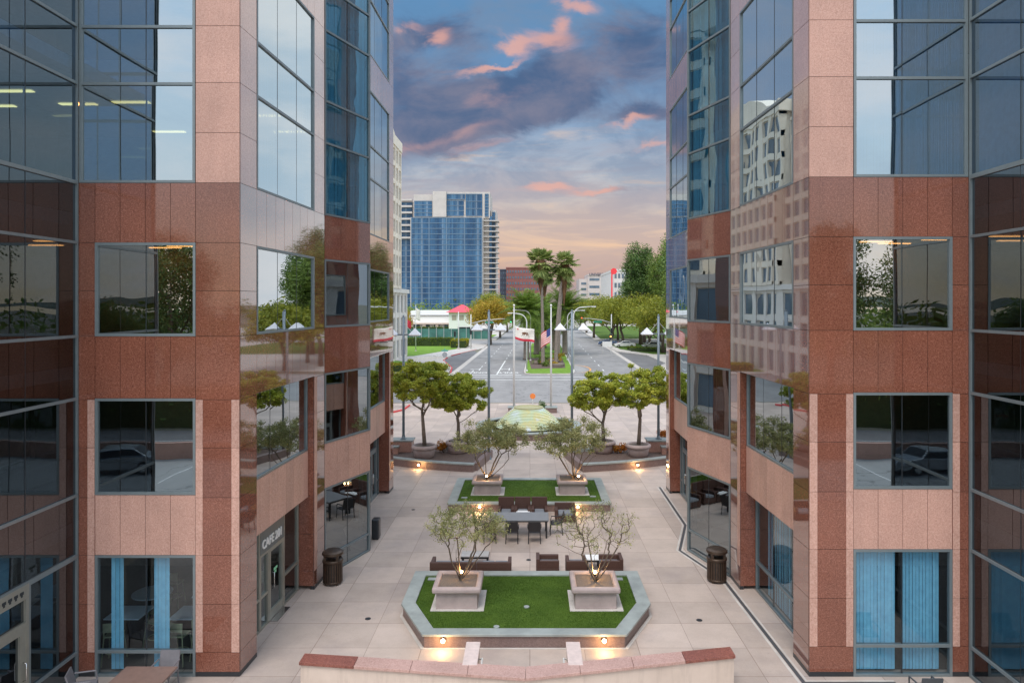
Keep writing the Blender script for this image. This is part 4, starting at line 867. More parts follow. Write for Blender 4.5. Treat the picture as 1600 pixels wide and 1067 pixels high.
# ================================================================ vegetation
def skel(fork, targets, rng, mid=2, jit=.08, pen=.55, lift=.0, base=None, stems=None):
    P = [np.array(base if base is not None else (0, 0, 0.)), np.array(fork, float)]; par = [-1, 0]; plen = [0, 0]
    for t in (stems or []):
        last = 1
        for k in (1, 2, 3):
            f = k/3; q = P[1]*(1-f)+t*f+rng.normal(0, .02, 3); q[2] -= .06*math.sin(f*math.pi); P.append(q); par.append(last); plen.append(plen[last]+np.linalg.norm(t-P[1])/3); last = len(P)-1
    ts = sorted(targets, key=lambda t: np.linalg.norm(t-P[1]))
    for t in ts:
        best = None
        for i in range(2 if stems else 1, len(P)):
            d = np.linalg.norm(t-P[i])
            c = d+pen*plen[i]
            if P[i][2] > t[2]+.15: c += .8*d
            if best is None or c < best[0]: best = (c, i, d)
        _, i, d = best; last = i
        for k in range(1, mid+2):
            f = k/(mid+1); q = P[i]*(1-f)+t*f
            if k <= mid: q = q+rng.normal(0, jit*d, 3)*.5+np.array([0, 0, lift*d*math.sin(f*math.pi)])
            P.append(q); par.append(last); plen.append(plen[last]+d/(mid+1)); last = len(P)-1
    return P, par
def limb_mesh(P, par, r_tip, r_max, sides=6, ex=.5, name='trunk', mat=None, parent=None, trunk_pts=None, flare=1.35):
    n = len(P); w = [0]*n; ch = [[] for _ in range(n)]
    for i in range(n-1, 0, -1):
        if w[i] == 0: w[i] = 1
        w[par[i]] += w[i]; ch[par[i]].append(i)
    rad = [min(r_max, r_tip*(x**ex)) for x in w]
    sc = r_max/rad[1] if rad[1] < r_max else 1
    rad = [r_tip+(r-r_tip)*sc for r in rad]
    m = MB(); sys_ = []
    # chains
    stack = [(0, -1)]
    done = set()
    while stack:
        i, frm = stack.pop()
        chain = [i] if frm < 0 else [frm, i]
        cur = i
        while ch[cur]:
            nx = max(ch[cur], key=lambda c: w[c])
            for c in ch[cur]:
                if c != nx: stack.append((c, cur))
            chain.append(nx); cur = nx
        pts = [tuple(P[c]) for c in chain]; rs = [rad[c] for c in chain]
        if frm >= 0: rs[0] = rs[1]
        else: rs[0] *= flare
        if len(pts) >= 2: m.tube(pts, rs, sides if rs[0] > r_max*.3 else 4)
    return m.build(name, mat, parent, smooth=True)
def leaves(centres, radii, n_each, size, rng, up=.3, flat_=1.0, shell=.5, aspect=.5):
    out = []
    for c, r, n in zip(centres, radii, n_each):
        d = rng.normal(0, 1, (n, 3)); d /= np.linalg.norm(d, axis=1)[:, None]
        rr = r*(shell+(1-shell)*rng.random(n))**.8; p = c+d*rr[:, None]*np.array([1, 1, flat_])
        nn = d*.6+rng.normal(0, .6, (n, 3))+np.array([0, 0, up]); nn /= np.linalg.norm(nn, axis=1)[:, None]
        a = np.cross(nn, rng.normal(0, 1, (n, 3))); a /= np.linalg.norm(a, axis=1)[:, None]; b = np.cross(nn, a)
        s_ = size*rng.uniform(.7, 1.3, n)[:, None]; a = a*s_; b = b*s_*aspect
        out.append(np.stack([p-a, p-b, p+a, p+b], axis=1))
    return np.concatenate(out).reshape(-1, 3)
def ell(rng, n, c, rx, ry, rz, lo=-.35, hollow=.45, sep=.0):
    pts = []; tries = 0
    while len(pts) < n and tries < 20000:
        tries += 1
        d = rng.normal(0, 1, 3); d /= np.linalg.norm(d); r = hollow+(1-hollow)*rng.random()**.6
        if d[2]*r < lo: continue
        q = np.array(c)+d*r*np.array([rx, ry, rz])
        if sep and any(np.linalg.norm(q-o) < sep for o in pts): continue
        pts.append(q)
    return pts
def tree(name, label, cat, x, y, z, seed, fork, crown, n_cl, cl_r, n_lf, lf, leafmat, bark, r_tr, r_tip=.012, group=None, lo=-.35, hollow=.45, flat_=.8, up=.3, extra=None, sep=0, jit=.08, mid=2, lift=0, ex=.5, rz=0, drop=0, shell=.45, base=None, aspect=.5, pen=.55, stems=None):
    rng = np.random.default_rng(seed); t = thing(name, label, cat, (x, y, z), rz, group)
    T = extra if extra is not None else ell(rng, n_cl, crown[0], crown[1], crown[2], crown[3], lo, hollow, sep)
    P, par = skel(fork, T, rng, mid=mid, jit=jit, lift=lift, base=base, pen=pen, stems=stems)
    limb_mesh(P, par, r_tip, r_tr, name='trunk', mat=bark, parent=t, ex=ex)
    rs = cl_r*rng.uniform(.65, 1.3, len(T)); k = [int(n_lf*(r/cl_r)**2) if rng.random() > drop else int(n_lf*.15) for i_, r in enumerate(rs)]
    fast('crown', leaves(T, rs, k, lf, rng, up, flat_, shell, aspect), 4, leafmat, t)
    return t
# four ficus trees in the round pots
GF = 'ficus trees in the round pots'
def ficus(i, x, y, zz, lab, seed, fork, c, rx, rz_, n):
    tree('ficus_tree', lab, 'tree', x, y, zz, seed, fork, (c, rx, rx*.9, rz_), n, .31, 270, .066, L_FIC, BARK, .10, .012, GF, lo=-.62, hollow=.30, flat_=.68, sep=.30, up=.5, lift=-.02, jit=.10, drop=.06, shell=.3, ex=.45, base=(.03, 0, -.05))
ficus(0, -6.35, 42.3, .98, 'tallest ficus tree, in the leftmost round pot', 11, (-.10, 0, 1.75), (-.1, 0, 3.75), 2.05, 1.45, 105)
ficus(1, -4.45, 43.6, .98, 'rounded ficus tree in the second round pot from the left', 12, (.02, 0, 1.15), (.0, 0, 2.9), 2.0, 1.40, 105)
ficus(2, 4.55, 43.6, .98, 'rounded ficus tree in the round pot just right of the walk', 13, (-.05, 0, 1.15), (-.35, 0, 2.95), 1.9, 1.35, 98)
ficus(3, 6.55, 42.6, .98, 'open ficus tree in the rightmost round pot', 14, (.12, 0, 1.6), (.25, 0, 3.4), 2.0, 1.55, 98)
# four multi stemmed shrubs in the square pots
GO = 'multi stemmed olive like trees in the square pots'
def olive(x, y, lab, seed, c, rx, ry, rz_, n, nl, lean=0, drop=.2, cl=.26, lf=.034, r_tr=.06, fork=(0, 0, .02)):
    rng = np.random.default_rng(seed); T = ell(rng, n, c, rx, ry, rz_, -.5, .30, .13)
    T = [q for q in T if q[2] > .8 + .0*abs(q[0])]; ns = 7; st0 = []
    for k in range(ns):
        a = 6.283*k/ns+rng.uniform(-.3, .3); r = rng.uniform(.40, .75)*rx/1.4; st0.append(np.array([r*math.cos(a)+c[0]*.5, r*math.sin(a)*.8, rng.uniform(.85, 1.15)]))
    tree('olive_tree', lab, 'tree', x, y, .95, seed, fork, None, n, cl, nl, lf, L_OLV, BARKD, r_tr, .0065, GO, extra=T, jit=.13, mid=3, drop=drop, ex=.42, flat_=.8, shell=.1, up=.2, lift=-.03, base=(0, 0, -.05), aspect=.5, pen=.35, stems=st0)
olive(-2.10, 34.5, 'dense multi stemmed tree in the far left square pot', 21, (.15, 0, 1.95), 1.95, 1.4, 1.05, 160, 100, lf=.042)
olive(2.15, 34.5, 'dense multi stemmed tree in the far right square pot', 22, (-.10, 0, 1.95), 1.95, 1.4, 1.05, 160, 100, lf=.042)
olive(-2.15, 21.8, 'wide multi stemmed tree in the near left square pot', 23, (.22, 0, 1.72), 1.30, .9, .80, 150, 62, drop=.3, cl=.19, lf=.028, r_tr=.045)
olive(2.05, 21.7, 'sparse half bare tree in the near right square pot', 24, (-.05, 0, 1.65), 1.35, .9, .98, 130, 34, drop=.5, cl=.18, lf=.027, r_tr=.045, fork=(-.03, 0, .02))
# flower clumps on the curved beds
def clump(x, y, z, r, h, lab, mat, seed, n=700, cat='plant', name='flower_clump', lf=.06, group=None):
    rng = np.random.default_rng(seed); T = [np.array([rng.normal(0, r*.5), rng.normal(0, r*.35), h*rng.uniform(.3, .8)]) for _ in range(12)]
    t = thing(name, lab, cat, (x, y, z), 0, group); fast('leaves', leaves(T, [r*.35]*12, [n//12]*12, lf, rng), 4, mat, t)
    m = MB()
    for q in T: m.tube([(q[0]*.3, q[1]*.3, 0), tuple(q)], .012, 5)
    m.build('stems', BARKD, t)
clump(-5.3, 43.6, .33, .6, .7, 'orange flowering clump between the two left round pots', L_FLW, 31, group='flower clumps on the curved beds'); clump(5.45, 43.4, .33, .55, .65, 'yellow and orange clump between the two right round pots', L_FLW, 32, group='flower clumps on the curved beds')
clump(.95, 62.6, 0, .8, .9, 'small dark green shrub behind the fountain dome', L_DRK, 33, name='shrub', cat='shrub'); clump(8.6, 45.2, .9, .6, .5, 'orange flowers on the right low wall', L_FLW, 34, group='flower clumps on the curved beds')
def hedge(lab, poly, z0, h, mat, seed, dens=26, lf=.16, name='hedge'):
    rng = np.random.default_rng(seed); xs = [p[0] for p in poly]; ys = [p[1] for p in poly]; area = (max(xs)-min(xs))*(max(ys)-min(ys)); n = int(area*dens*1.6)
    x = rng.uniform(min(xs), max(xs), n); y = rng.uniform(min(ys), max(ys), n); k = pip(poly, x, y); x, y = x[k], y[k]; z = z0+h*rng.uniform(.0, 1.0, len(x))**.45
    c = np.c_[x, y, z]; t = thing(name, lab, 'hedge', (0, 0, 0)); fast('leaves', leaves([q for q in c], [.12]*len(c), [3]*len(c), lf, rng), 4, mat, t)
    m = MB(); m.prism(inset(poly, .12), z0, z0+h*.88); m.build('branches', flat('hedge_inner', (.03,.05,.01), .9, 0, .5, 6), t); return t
hedge('long clipped dark green hedge behind the left lawn', [(-40, 156.5), (-17, 156.5), (-17, 159), (-40, 159)], .12, 1.9, L_HDG, 41)
hedge('yellow green end of the clipped hedge by the corner', [(-17, 150), (-13.6, 150), (-13.6, 158), (-17, 158)], .12, 1.7, L_HDY, 42)
hedge('low yellow green hedge at the street corner in front of the lawn', [(-21, 97), (-16.2, 97), (-15.4, 101.5), (-21, 101)], .12, 1.0, L_HDY, 43)
hedge('dark hedge in front of the long white building', [(-46, 213), (-16, 213), (-16, 215), (-46, 215)], .12, 2.6, L_HDG, 44, dens=14)
hedge('dark ground hedge under the right street trees', [(20, 140), (34, 132), (34, 136), (20, 146)], .12, .7, L_HDG, 45, dens=14)
# palms
def fan_palm(x, y, h, lab, seed, lean=(0, 0), r=.26, sc=1):
    rng = np.random.default_rng(seed); t = thing('fan_palm', lab, 'palm tree', (x, y, .15), 0, 'tall fan palms on the median')
    pts = [(lean[0]*f*f, lean[1]*f*f, h*f) for f in (0, .03, .25, .5, .75, 1)]; m = MB(); m.tube(pts, [r*1.6, r*1.15, r, r*.85, r*.78, r*.7], 12); m.build('trunk', BARKP, t, smooth=True)
    top = np.array(pts[-1]); V = []; D = []
    for k in range(64):
        az = rng.uniform(0, 6.28); el = rng.uniform(-1.25, 1.4); d = np.array([math.cos(az)*math.cos(el), math.sin(az)*math.cos(el), math.sin(el)]); L = rng.uniform(.9, 1.9)*sc
        hub = top+d*L+np.array([0, 0, -.12*L]); side = np.cross(d, [0, 0, 1]); side /= np.linalg.norm(side)+1e-6; nrm = np.cross(side, d)
        V += [top-side*.03, top+side*.03, hub+side*.02, hub-side*.02]
        for j in range(15):
            a = R(-105+14.5*j)+rng.normal(0, .05); dd = d*math.cos(a)+side*math.sin(a); ll = rng.uniform(.95, 1.3)*sc; w = .10*sc; dr = np.array([0, 0, -.28*ll*(1-max(0, d[2])*.3)]); s2 = np.cross(dd, nrm)
            V += [hub-s2*w*.4, hub+dd*ll*.55-s2*w+dr*.2, hub+dd*ll+dr, hub+dd*ll*.55+s2*w+dr*.2]
    fast('crown', V, 4, L_WAS, t)
    for k in range(560):
        az = rng.uniform(0, 6.28); z0 = top[2]-rng.uniform(-.3, 4.2); rr = .75*sc*(1-(top[2]-z0)/4.6); q = np.array([top[0]+math.cos(az)*rr*.9, top[1]+math.sin(az)*rr*.9, z0]); q2 = np.array([top[0]+math.cos(az)*rr*1.15, top[1]+math.sin(az)*rr*1.15, z0-rng.uniform(.8, 1.5)])
        sd_ = np.array([-math.sin(az), math.cos(az), 0])*.10; up_ = np.array([top[0]+math.cos(az)*.2, top[1]+math.sin(az)*.2, z0+.4]); D += [up_, q-sd_, q2, q+sd_]
    fast('dead_fronds', D, 4, L_DEAD, t)
fan_palm(2.0, 108, 15.9, 'tallest slender fan palm, left front of the median', 51, (-.35, 0)); fan_palm(4.0, 108.5, 15.5, 'leaning fan palm, right front of the median', 52, (1.3, 0))
fan_palm(2.0, 138, 15.5, 'fan palm crown behind and between the two front palms', 53, (.9, 0)); fan_palm(5.2, 126, 14.4, 'slim fan palm just behind the leaning one', 54, (.9, .5), sc=.9, r=.2)
def date_palm(x, y, h, lab, seed, L=5.2, r=.5):
    rng = np.random.default_rng(seed); t = thing('date_palm', lab, 'palm tree', (x, y, .15), 0, 'bushy date palms on the median')
    m = MB(); m.tube([(0, 0, 0), (0, 0, .4), (0, 0, h*.6), (0, 0, h-.3), (0, 0, h+.2)], [r*1.3, r, r*.9, r*1.15, r*.6], 14); m.build('trunk', BARKP, t, smooth=True); V = []
    for k in range(110):
        az = rng.uniform(0, 6.28); el = R(rng.uniform(-22, 84)); n = 14; p = np.array([0, 0, h]); a = el; ll = L*rng.uniform(.8, 1.08); side = np.array([-math.sin(az), math.cos(az), 0])
        for j in range(n):
            d = np.array([math.cos(az)*math.cos(a), math.sin(az)*math.cos(a), math.sin(a)]); p2 = p+d*ll/n; V += [p-side*.03, p+side*.03, p2+side*.02, p2-side*.02]
            if j > 1:
                f = j/n; lw = .95*(math.sin(math.pi*min(1, f*.9+.1)))**.6+.1; nv = np.cross(side, d)
                for s in (-1, 1):
                    for q in (0, .5):
                        b = p+(p2-p)*q; e = b+side*s*lw*.8+d*lw*.45-np.array([0, 0, .14*lw])+nv*rng.normal(0, .05); V += [b, (b+e)/2+d*.07, e, (b+e)/2-d*.07]
            p = p2; a -= R(rng.uniform(2.5, 5.5)+(3 if j > 9 else 0))
    fast('crown', V, 4, L_PLM, t)
date_palm(-.6, 119, 8.0, 'bushy date palm at the left side of the median', 61); date_palm(6.5, 131, 8.4, 'bushy date palm at the right side of the median', 62, 5.4); date_palm(1.2, 131, 6.0, 'lower bushy date palm between the fan palm trunks', 64, 4.6); date_palm(4.9, 143, 6.4, 'lower bushy date palm behind the leaning fan palm', 65, 4.8); date_palm(3.0, 150, 7.8, 'bushy date palm deeper along the median', 63)
# street trees
def street(name, lab, x, y, seed, H, W_, mat, bark=BARKD, n=60, cr=None, nl=110, lf=.22, z=.1, trunk=None, group='street trees along the boulevard', flat_=.75, lo=-.45):
    cr = cr or W_*.17; tz = trunk or H*.20; tree(name, lab, 'tree', x, y, z, seed, (0, 0, tz), ((0, 0, (H+tz)/2+.1*H), W_/2*.86, W_/2*.86, (H-tz)/2*.82), n, cr, nl, lf, mat, bark, .22+.008*H, .03, group, lo=lo, hollow=.35, flat_=flat_, up=.4, shell=.3, sep=cr*.45)
AU = [(-9.2, 164, 71, 10.0, 10.5), (-11.0, 192, 72, 11.5, 12), (-8.3, 196, 73, 9.5, 10), (-7.6, 236, 74, 9.5, 10), (-33, 172, 75, 8.0, 9), (-6.8, 280, 76, 9, 10)]
AL = ['orange and yellow autumn street tree left of the boulevard beside the crossing', 'large yellow tree behind the orange one left of the boulevard', 'yellow green street tree farther down the left side', 'yellow green street tree still farther on the left side', 'orange tree beside the cream hotel and the flagpoles', 'small looking green tree at the far end of the left side']
for (x_, y_, sd_, h_, w_), l_ in zip(AU, AL): street('street_tree', l_, x_, y_, sd_, h_, w_, L_AUT if sd_ in (71, 75) else L_STR, nl=150)
RT = [(17.8, 196, 81, 10.5, 12.5), (20.5, 176, 82, 11, 14), (21.5, 163, 83, 10, 13), (25.5, 150, 84, 10.5, 14), (25.5, 135, 85, 10, 13), (29.5, 124, 86, 10.5, 13), (28.5, 110, 87, 9.5, 12), (18.5, 230, 88, 9.5, 12), (19.6, 275, 89, 9.5, 12), (34, 141, 90, 11, 13), (26.5, 97, 91, 9.0, 11), (24.5, 208, 92, 9.5, 13), (31, 194, 93, 9.5, 14), (23, 184, 94, 9.0, 12), (33, 178, 95, 10, 13)]
RL = ['broad yellow green street tree nearest the far crossing on the right', 'second broad yellow green tree along the right side', 'third yellow green tree along the right side with a leaning trunk', 'yellow green tree in front of the tall dark trees', 'yellow green tree beside the right bus bay', 'yellow green tree behind the right twin lamp', 'yellow green tree next to the right building edge', 'small looking tree beyond the right crossing', 'smallest tree at the far right of the boulevard', 'yellow tree set back from the street in the right row', 'yellow tree at the street corner behind the right building', 'yellow green tree on the far right lawn just beyond the crossing', 'broad tree standing deeper on the far right lawn', 'low crowned tree at the corner of the far right crossing', 'tree at the back of the right row beside the dark evergreens']
for (x_, y_, sd_, h_, w_), l_ in zip(RT, RL): street('street_tree', l_, x_, y_, sd_, h_, w_, L_STR, nl=150)
DT = [(25.5, 162, 101, 22.5, 9.5, L_DRK), (30, 150, 102, 22, 11, L_MID), (28, 172, 103, 17, 12, L_DRK), (34.5, 158, 104, 26, 11, L_DRK), (27, 118, 105, 20, 11, L_DRK), (24, 104, 106, 17, 10, L_MID), (35, 128, 107, 22, 12, L_DRK)]
DL = ['tall dark green tree with a ragged top right of the white offices', 'tall mid green tree in the right grove', 'broad dark green tree at the back of the right grove', 'tallest dark tree rising beside the right building edge', 'tall dark tree standing behind the right building', 'mid green tree standing behind the right building near the corner', 'big dark tree behind the right building, farthest back']
for (x_, y_, sd_, h_, w_, m_), l_ in zip(DT, DL): street('evergreen_tree', l_, x_, y_, sd_, h_, w_, m_, n=95, nl=150, lf=.2, group='tall evergreen trees right of the boulevard', flat_=1.1, cr=w_*.15, trunk=h_*.2)
# trees behind the viewpoint, mirrored in the windows
BT = [(-31, -24, 111, 15.5, 8), (-38, -27, 112, 17, 10), (-25, -31, 113, 9, 6), (34, -24, 114, 16, 9), (26.5, -26, 115, 17, 7), (20, -34, 116, 9, 8), (-14, -40, 117, 8, 8), (8, -44, 118, 9, 9), (46, -30, 119, 13, 10), (-52, -30, 120, 14, 11), (-3, -52, 121, 8, 9)]
for i, (x_, y_, sd_, h_, w_) in enumerate(BT):
    street('pine_tree', ('tall pine by the car park, left of two mirrored in the left window', 'big dark pine at the far left of the car park', 'small pine beside the tall left pine', 'tall pine mirrored in the right upper window', 'narrow pine mirrored in the right granite column', 'low tree right of the car park wall', 'low tree behind the car park wall left of the middle', 'low tree behind the car park wall right of the middle', 'pine at the far right of the car park', 'pine at the far left edge beyond the car park', 'low tree beyond the rear road')[i], x_, y_, sd_, h_, w_, L_DRK if h_ > 10 else L_MID, n=80, nl=240, lf=.13, z=0, group='trees behind the car park', flat_=1.0, trunk=h_*.12, lo=-.8)
m = MB(); m.box(-70, 70, -7.6, -7.2, 0, 1.0); o = m.build('low_wall', PINK); tag(o, 'long low pink wall across the car park', 'wall')
m = MB(); m.tube([(-70, -7.1, 1.15), (0, -7.1, 1.15), (70, -7.1, 1.15)], .03, 6); o = m.build('rail', POLEW); tag(o, 'thin white rail along the low car park wall', 'rail')
hedge('hedge bank behind the rear road', [(-70, -21), (70, -21), (70, -18), (-70, -18)], 0, 3.0, L_DRK, 46, dens=14, lf=.2)
b = NB('far_hill'); b.pr(b.ramp(b.noise(.02, 5, .6), [(.3, (.05,.075,.05)), (.7, (.11,.12,.08))]), .95)
def hill(name, y, x0, x1, h, seed):
    rng = np.random.default_rng(seed); m = MB(); n = 60; xs = np.linspace(x0, x1, n); ph = rng.uniform(0, 6, 5)
    zt = [h*(.35+.25*math.sin(x/310+ph[0])+.2*math.sin(x/140+ph[1])+.08*math.sin(x/60+ph[2])) for x in xs]; zt = [max(2, q) for q in zt]; vs = []
    for x, q in zip(xs, zt): vs += [(x, y-60, 0), (x, y, q), (x, y+120, 0)]
    fs = []
    for i in range(n-1): fs += [(3*i, 3*i+3, 3*i+4, 3*i+1), (3*i+1, 3*i+4, 3*i+5, 3*i+2)]
    m.add(vs, fs); struct(m.build(name, b.m, smooth=True))
hill('hills', -1400, -2400, 2400, 30, 4)
def woods(name, lab, pts, seed, mat, r, n, lf):
    rng = np.random.default_rng(seed); o = fast(name, leaves([np.array(p) for p in pts], [r*rng.uniform(.6, 1.4) for _ in pts], [n]*len(pts), lf, rng, flat_=.8, shell=.5), 4, mat); tag(o, lab, 'woodland', kind='stuff')
rg = np.random.default_rng(9)
woods('treeline', 'far mass of trees along the end of the boulevard', [(rg.uniform(-150, -12) if k % 2 else rg.uniform(22, 150), rg.uniform(300, 440), rg.uniform(2, 8)) for k in range(240)], 5, L_MID, 5, 70, .7)
woods('treeline', 'far mass of trees behind the car park', [(rg.uniform(-220, 220), rg.uniform(-150, -80), rg.uniform(1, 7)) for k in range(260)], 6, L_MID, 5, 55, .8)
# ================================================================ far buildings
def bldg(name, lab, loc, group=None): return thing(name, lab, 'building', loc, 0, group)
NAVY = flat('dark_blue_cladding', (.06,.075,.11), .5, 0, .2, .3)
WB = NB('tower_glass'); WBm = WB.pr(WB.mix(.5, WB.ramp(WB.noise(.14, 4, .7, scale=(1, 1, .35)), [(.38, (.012,.05,.12)), (.6, (.06,.18,.34))]), WB.ramp(WB.island(), [(0, (.015,.06,.14)), (.5, (.04,.105,.19)), (.93, (.10,.20,.30)), (1, (.35,.4,.45))])), .2, spec=.25)
MULL = flat('tower_mullion', (.12,.19,.27), .5); CON = flat('tower_concrete', (.50,.47,.44), .8, 0, .08, .3)
def grid(B, org, x0, x1, y, z0, z1, nx, nz, gm, vb=0, name='window_band', mull=.35, sl=.38):
    dzz = (z1-z0)/nz; dxx = (x1-x0)/nx
    for j in range(nz):
        m = MB()
        for i in range(nx): m.box(x0+i*dxx+.05, x0+(i+1)*dxx-.05, y, y+.3, z0+j*dzz+sl, z0+(j+1)*dzz-.05)
        m.build(name, gm, B, org=org)
    m = MB(); m.box(x0, x1, y-.14, y+.16, z1-.05, z1+sl)
    for j in range(nz): m.box(x0, x1, y-.14, y+.16, z0+j*dzz, z0+j*dzz+sl)
    m.build('floor_edges', MULL, B, org=org)
    m = MB(); m.box(x0, x1, y+.1, y+.34, z0, z1); m.build('backing', NAVY, B, org=org)
    if vb:
        m = MB()
        for i in range(0, nx+1, vb): m.box(x0+i*dxx-.25, x0+i*dxx+.25, y-.2, y+.1, z0, z1)
        m.build('mullion', MULL, B, org=org)
# blue glass tower
Y = 400; og = (-44, Y, 0); T = bldg('glass_tower', 'tall blue glass apartment tower with concrete balconies at its right side', og)
PX = lambda px, y=Y: (px-828)/1100*y
PZ_ = lambda py, y=Y: CH+(475-py)/1100*y
m = MB(); m.box(PX(641), PX(755), Y+.2, Y+30, PZ_(487), PZ_(340)); m.box(PX(676), PX(765), Y+3, Y+30, PZ_(340), PZ_(299)); m.box(PX(645), PX(676), Y+3, Y+28, PZ_(340), PZ_(303)); m.box(PX(600), PX(645), Y+6, Y+30, PZ_(500), PZ_(313)); m.box(PX(752), PX(768), Y+4, Y+30, PZ_(490), PZ_(340)); m.box(PX(766), PX(774), Y+7, Y+30, PZ_(490), PZ_(326)); m.box(PX(640), PX(760), Y+3, Y+30, 0, PZ_(487)); m.build('core', CON, T, org=og)
grid(T, og, PX(643), PX(753), Y-.2, PZ_(484), PZ_(341), 44, 17, WBm, 11)
grid(T, og, PX(697), PX(724), Y+2.6, PZ_(337), PZ_(313), 10, 3, WBm, 0); grid(T, og, PX(727), PX(753), Y+2.6, PZ_(337), PZ_(303), 10, 3, WBm, 0); grid(T, og, PX(697), PX(726), Y+2.6, PZ_(311), PZ_(303), 8, 1, WBm, 0); grid(T, og, PX(646), PX(674), Y+2.6, PZ_(338), PZ_(314), 9, 4, WBm, 0); grid(T, og, PX(757), PX(763), Y+2.6, PZ_(338), PZ_(303), 3, 7, WBm, 0)
grid(T, og, PX(612), PX(642), Y+5.6, PZ_(484), PZ_(315), 10, 20, WBm, 0); grid(T, og, PX(768), PX(773), Y+6.6, PZ_(480), PZ_(330), 2, 18, WBm, 0); grid(T, og, PX(642), PX(676), Y+2.5, PZ_(501), PZ_(488), 8, 2, WBm, 0); grid(T, og, PX(700), PX(755), Y+2.5, PZ_(501), PZ_(488), 12, 2, WBm, 0)
for j in range(18):
    z_j = PZ_(486)+j*(PZ_(341)-PZ_(486))/17.5; m = MB(); m.box(PX(753.5), PX(779), Y+1.5, Y+12, z_j, z_j+.5); m.build('balcony', CON, T, org=og)
    m = MB(); m.box(PX(764), PX(768), Y+3.6, Y+5, z_j+.5, z_j+3.0); m.build('balcony_window', WBm, T, org=og)
for j in range(7): 
    z_j = PZ_(372)+j*3.6; m = MB(); m.box(PX(624), PX(642), Y+3.2, Y+6, z_j, z_j+1.0); m.build('balcony', CON, T, org=og)
for (a, c) in ((670, 702), (695, 697)): 
    if a == 670: m = MB(); m.box(PX(676), PX(697), Y+.5, Y+3.2, PZ_(339), PZ_(299)); m.build('shaft_wall', CON, T, org=og)
# hotel on the left (also mirrored in the right hand glass)
og = (-26, 90, 0); H = bldg('hotel', 'cream stone hotel tower above a three storey colonnade, left of the boulevard', og)
def hx(z0, z1, xf, zlo, zhi, nb, nf, pw=.42, mat=HOTEL, inset_=.32, wname='window'):
    m = MB(); m.box(xf-22, xf-inset_, z0+.3, z1-.3, zlo, zhi); m.build('core', HOTEL, H, org=og)
    bw = (z1-z0)/nb; fh = (zhi-zlo)/nf; m = MB()
    for i in range(nb+1):
        c_ = z0+i*bw; m.box(xf-inset_-.05, xf, max(z0, c_-bw*pw/2), min(z1, c_+bw*pw/2), zlo, zhi)
    m.build('pier', mat, H, org=og); m = MB()
    for j in range(nf+1): m.box(xf-inset_-.05, xf-.08, z0, z1, zlo+j*fh-(.38 if j else 0), zlo+j*fh+(.38 if j < nf else 0))
    m.build('floor_band', mat, H, org=og)
    rest = MB()
    for j in range(nf):
        for i in range(nb):
            keep = HW[0] < 99 and (i % 2 == 0 or zlo > 5); m = MB() if keep else rest; c_ = z0+i*bw
            m.box(xf-inset_-.02, xf-inset_+.06, c_+bw*pw/2+.1, c_+bw*(1-pw/2)-.1, zlo+j*fh+.5, zlo+(j+1)*fh-.5)
            if keep: m.build(wname, WING, H, org=og); HW[0] += 1
    if rest.v: o = rest.build('windows', WING, H, org=og); o['kind'] = 'stuff'
HW = [0]
m = MB(); m.box(-44, -21.9, 43.6, 128, 11.4, 12.1); m.build('cornice', WHITEST, H, org=og)
hx(92, 119, -21.7, 12.1, 35, 11, 8, .30); hx(50, 92, -23, 12.1, 34, 16, 8, .28); hx(44, 127.5, -22.2, 0, 11.4, 24, 3, .40, WHITEST)
m = MB(); m.box(-44, -23.2, 48, 91, 34.2, 37.5); m.box(-44, -21.6, 91.5, 119.2, 35.0, 36.6); m.add([(x_, y_, z_) for x_ in (-44, -21.9) for y_, z_ in [(96+19*k/12, 36.6+3.2*math.sin(math.pi*k/12)) for k in range(13)]], [tuple(range(13)), tuple(range(25, 12, -1))]+[(k, k+1, 14+k, 13+k) for k in range(12)]); m.build('parapet', HOTEL, H, org=og)
# hotel end wall faces the viewer, too
m = MB()
for k in range(7): m.box(-43, -23.2, 49.0, 49.3, 13+3.3*k, 13.6+3.3*k)
m.build('end_bands', HOTEL, H, org=og)
# long white building and red roofed pavilion
og = (-30, 225, 0); L_ = bldg('clubhouse', 'long low white building in front of the glass tower', og)
m = MB(); m.box(-45, -17, 222, 240, 0, 5.8); m.box(-38, -20, 224, 238, 5.8, 7.4); m.build('wall', WHITEP, L_, org=og); m = MB(); m.box(-45.3, -16.7, 221.7, 240.3, 5.8, 6.05); m.build('roof', GREY, L_, org=og)
for k in range(6): m = MB(); x_ = -43+k*3.2; m.box(x_, x_+1.8, 221.9, 222.1, .3, 3.0); m.build('window', WING, L_, org=og)
m = MB(); m.box(-38, -25, 219.5, 222, 3.2, 3.6); m.build('canopy', BEIGE, L_, org=og)
for k in range(4): m = MB(); x_ = -37.5+k*4; m.box(x_, x_+.9, 219.8, 220.6, 0, 3.2); m.build('column', BEIGE, L_, org=og)
og = (-20.8, 214, 0); L_ = bldg('pavilion', 'white pavilion with a red hipped roof', og)
m = MB(); m.box(-24.3, -17.0, 211, 218, 0, 7.0); m.build('wall', WHITEP, L_, org=og)
m = MB(); m.add([(-25.2, 210, 7.0), (-16.0, 210, 7.0), (-16.0, 219, 7.0), (-25.2, 219, 7.0), (-20.9, 214.5, 9.3), (-20.3, 214.5, 9.3)], [(0,1,5,4), (1,2,5), (2,3,4,5), (3,0,4), (3,2,1,0)]); m.build('roof', REDROOF, L_, org=og)
for k in range(3): m = MB(); x_ = -23.4+k*2.2; m.box(x_, x_+1.4, 210.93, 211.05, 4.7, 6.2); m.build('window', flat('tan_window', (.42,.36,.3), .5), L_, org=og)
m = MB(); m.box(-21.6, -16.9, 210.8, 211.0, .1, 2.6); m.build('opening', DARKF, L_, org=og)
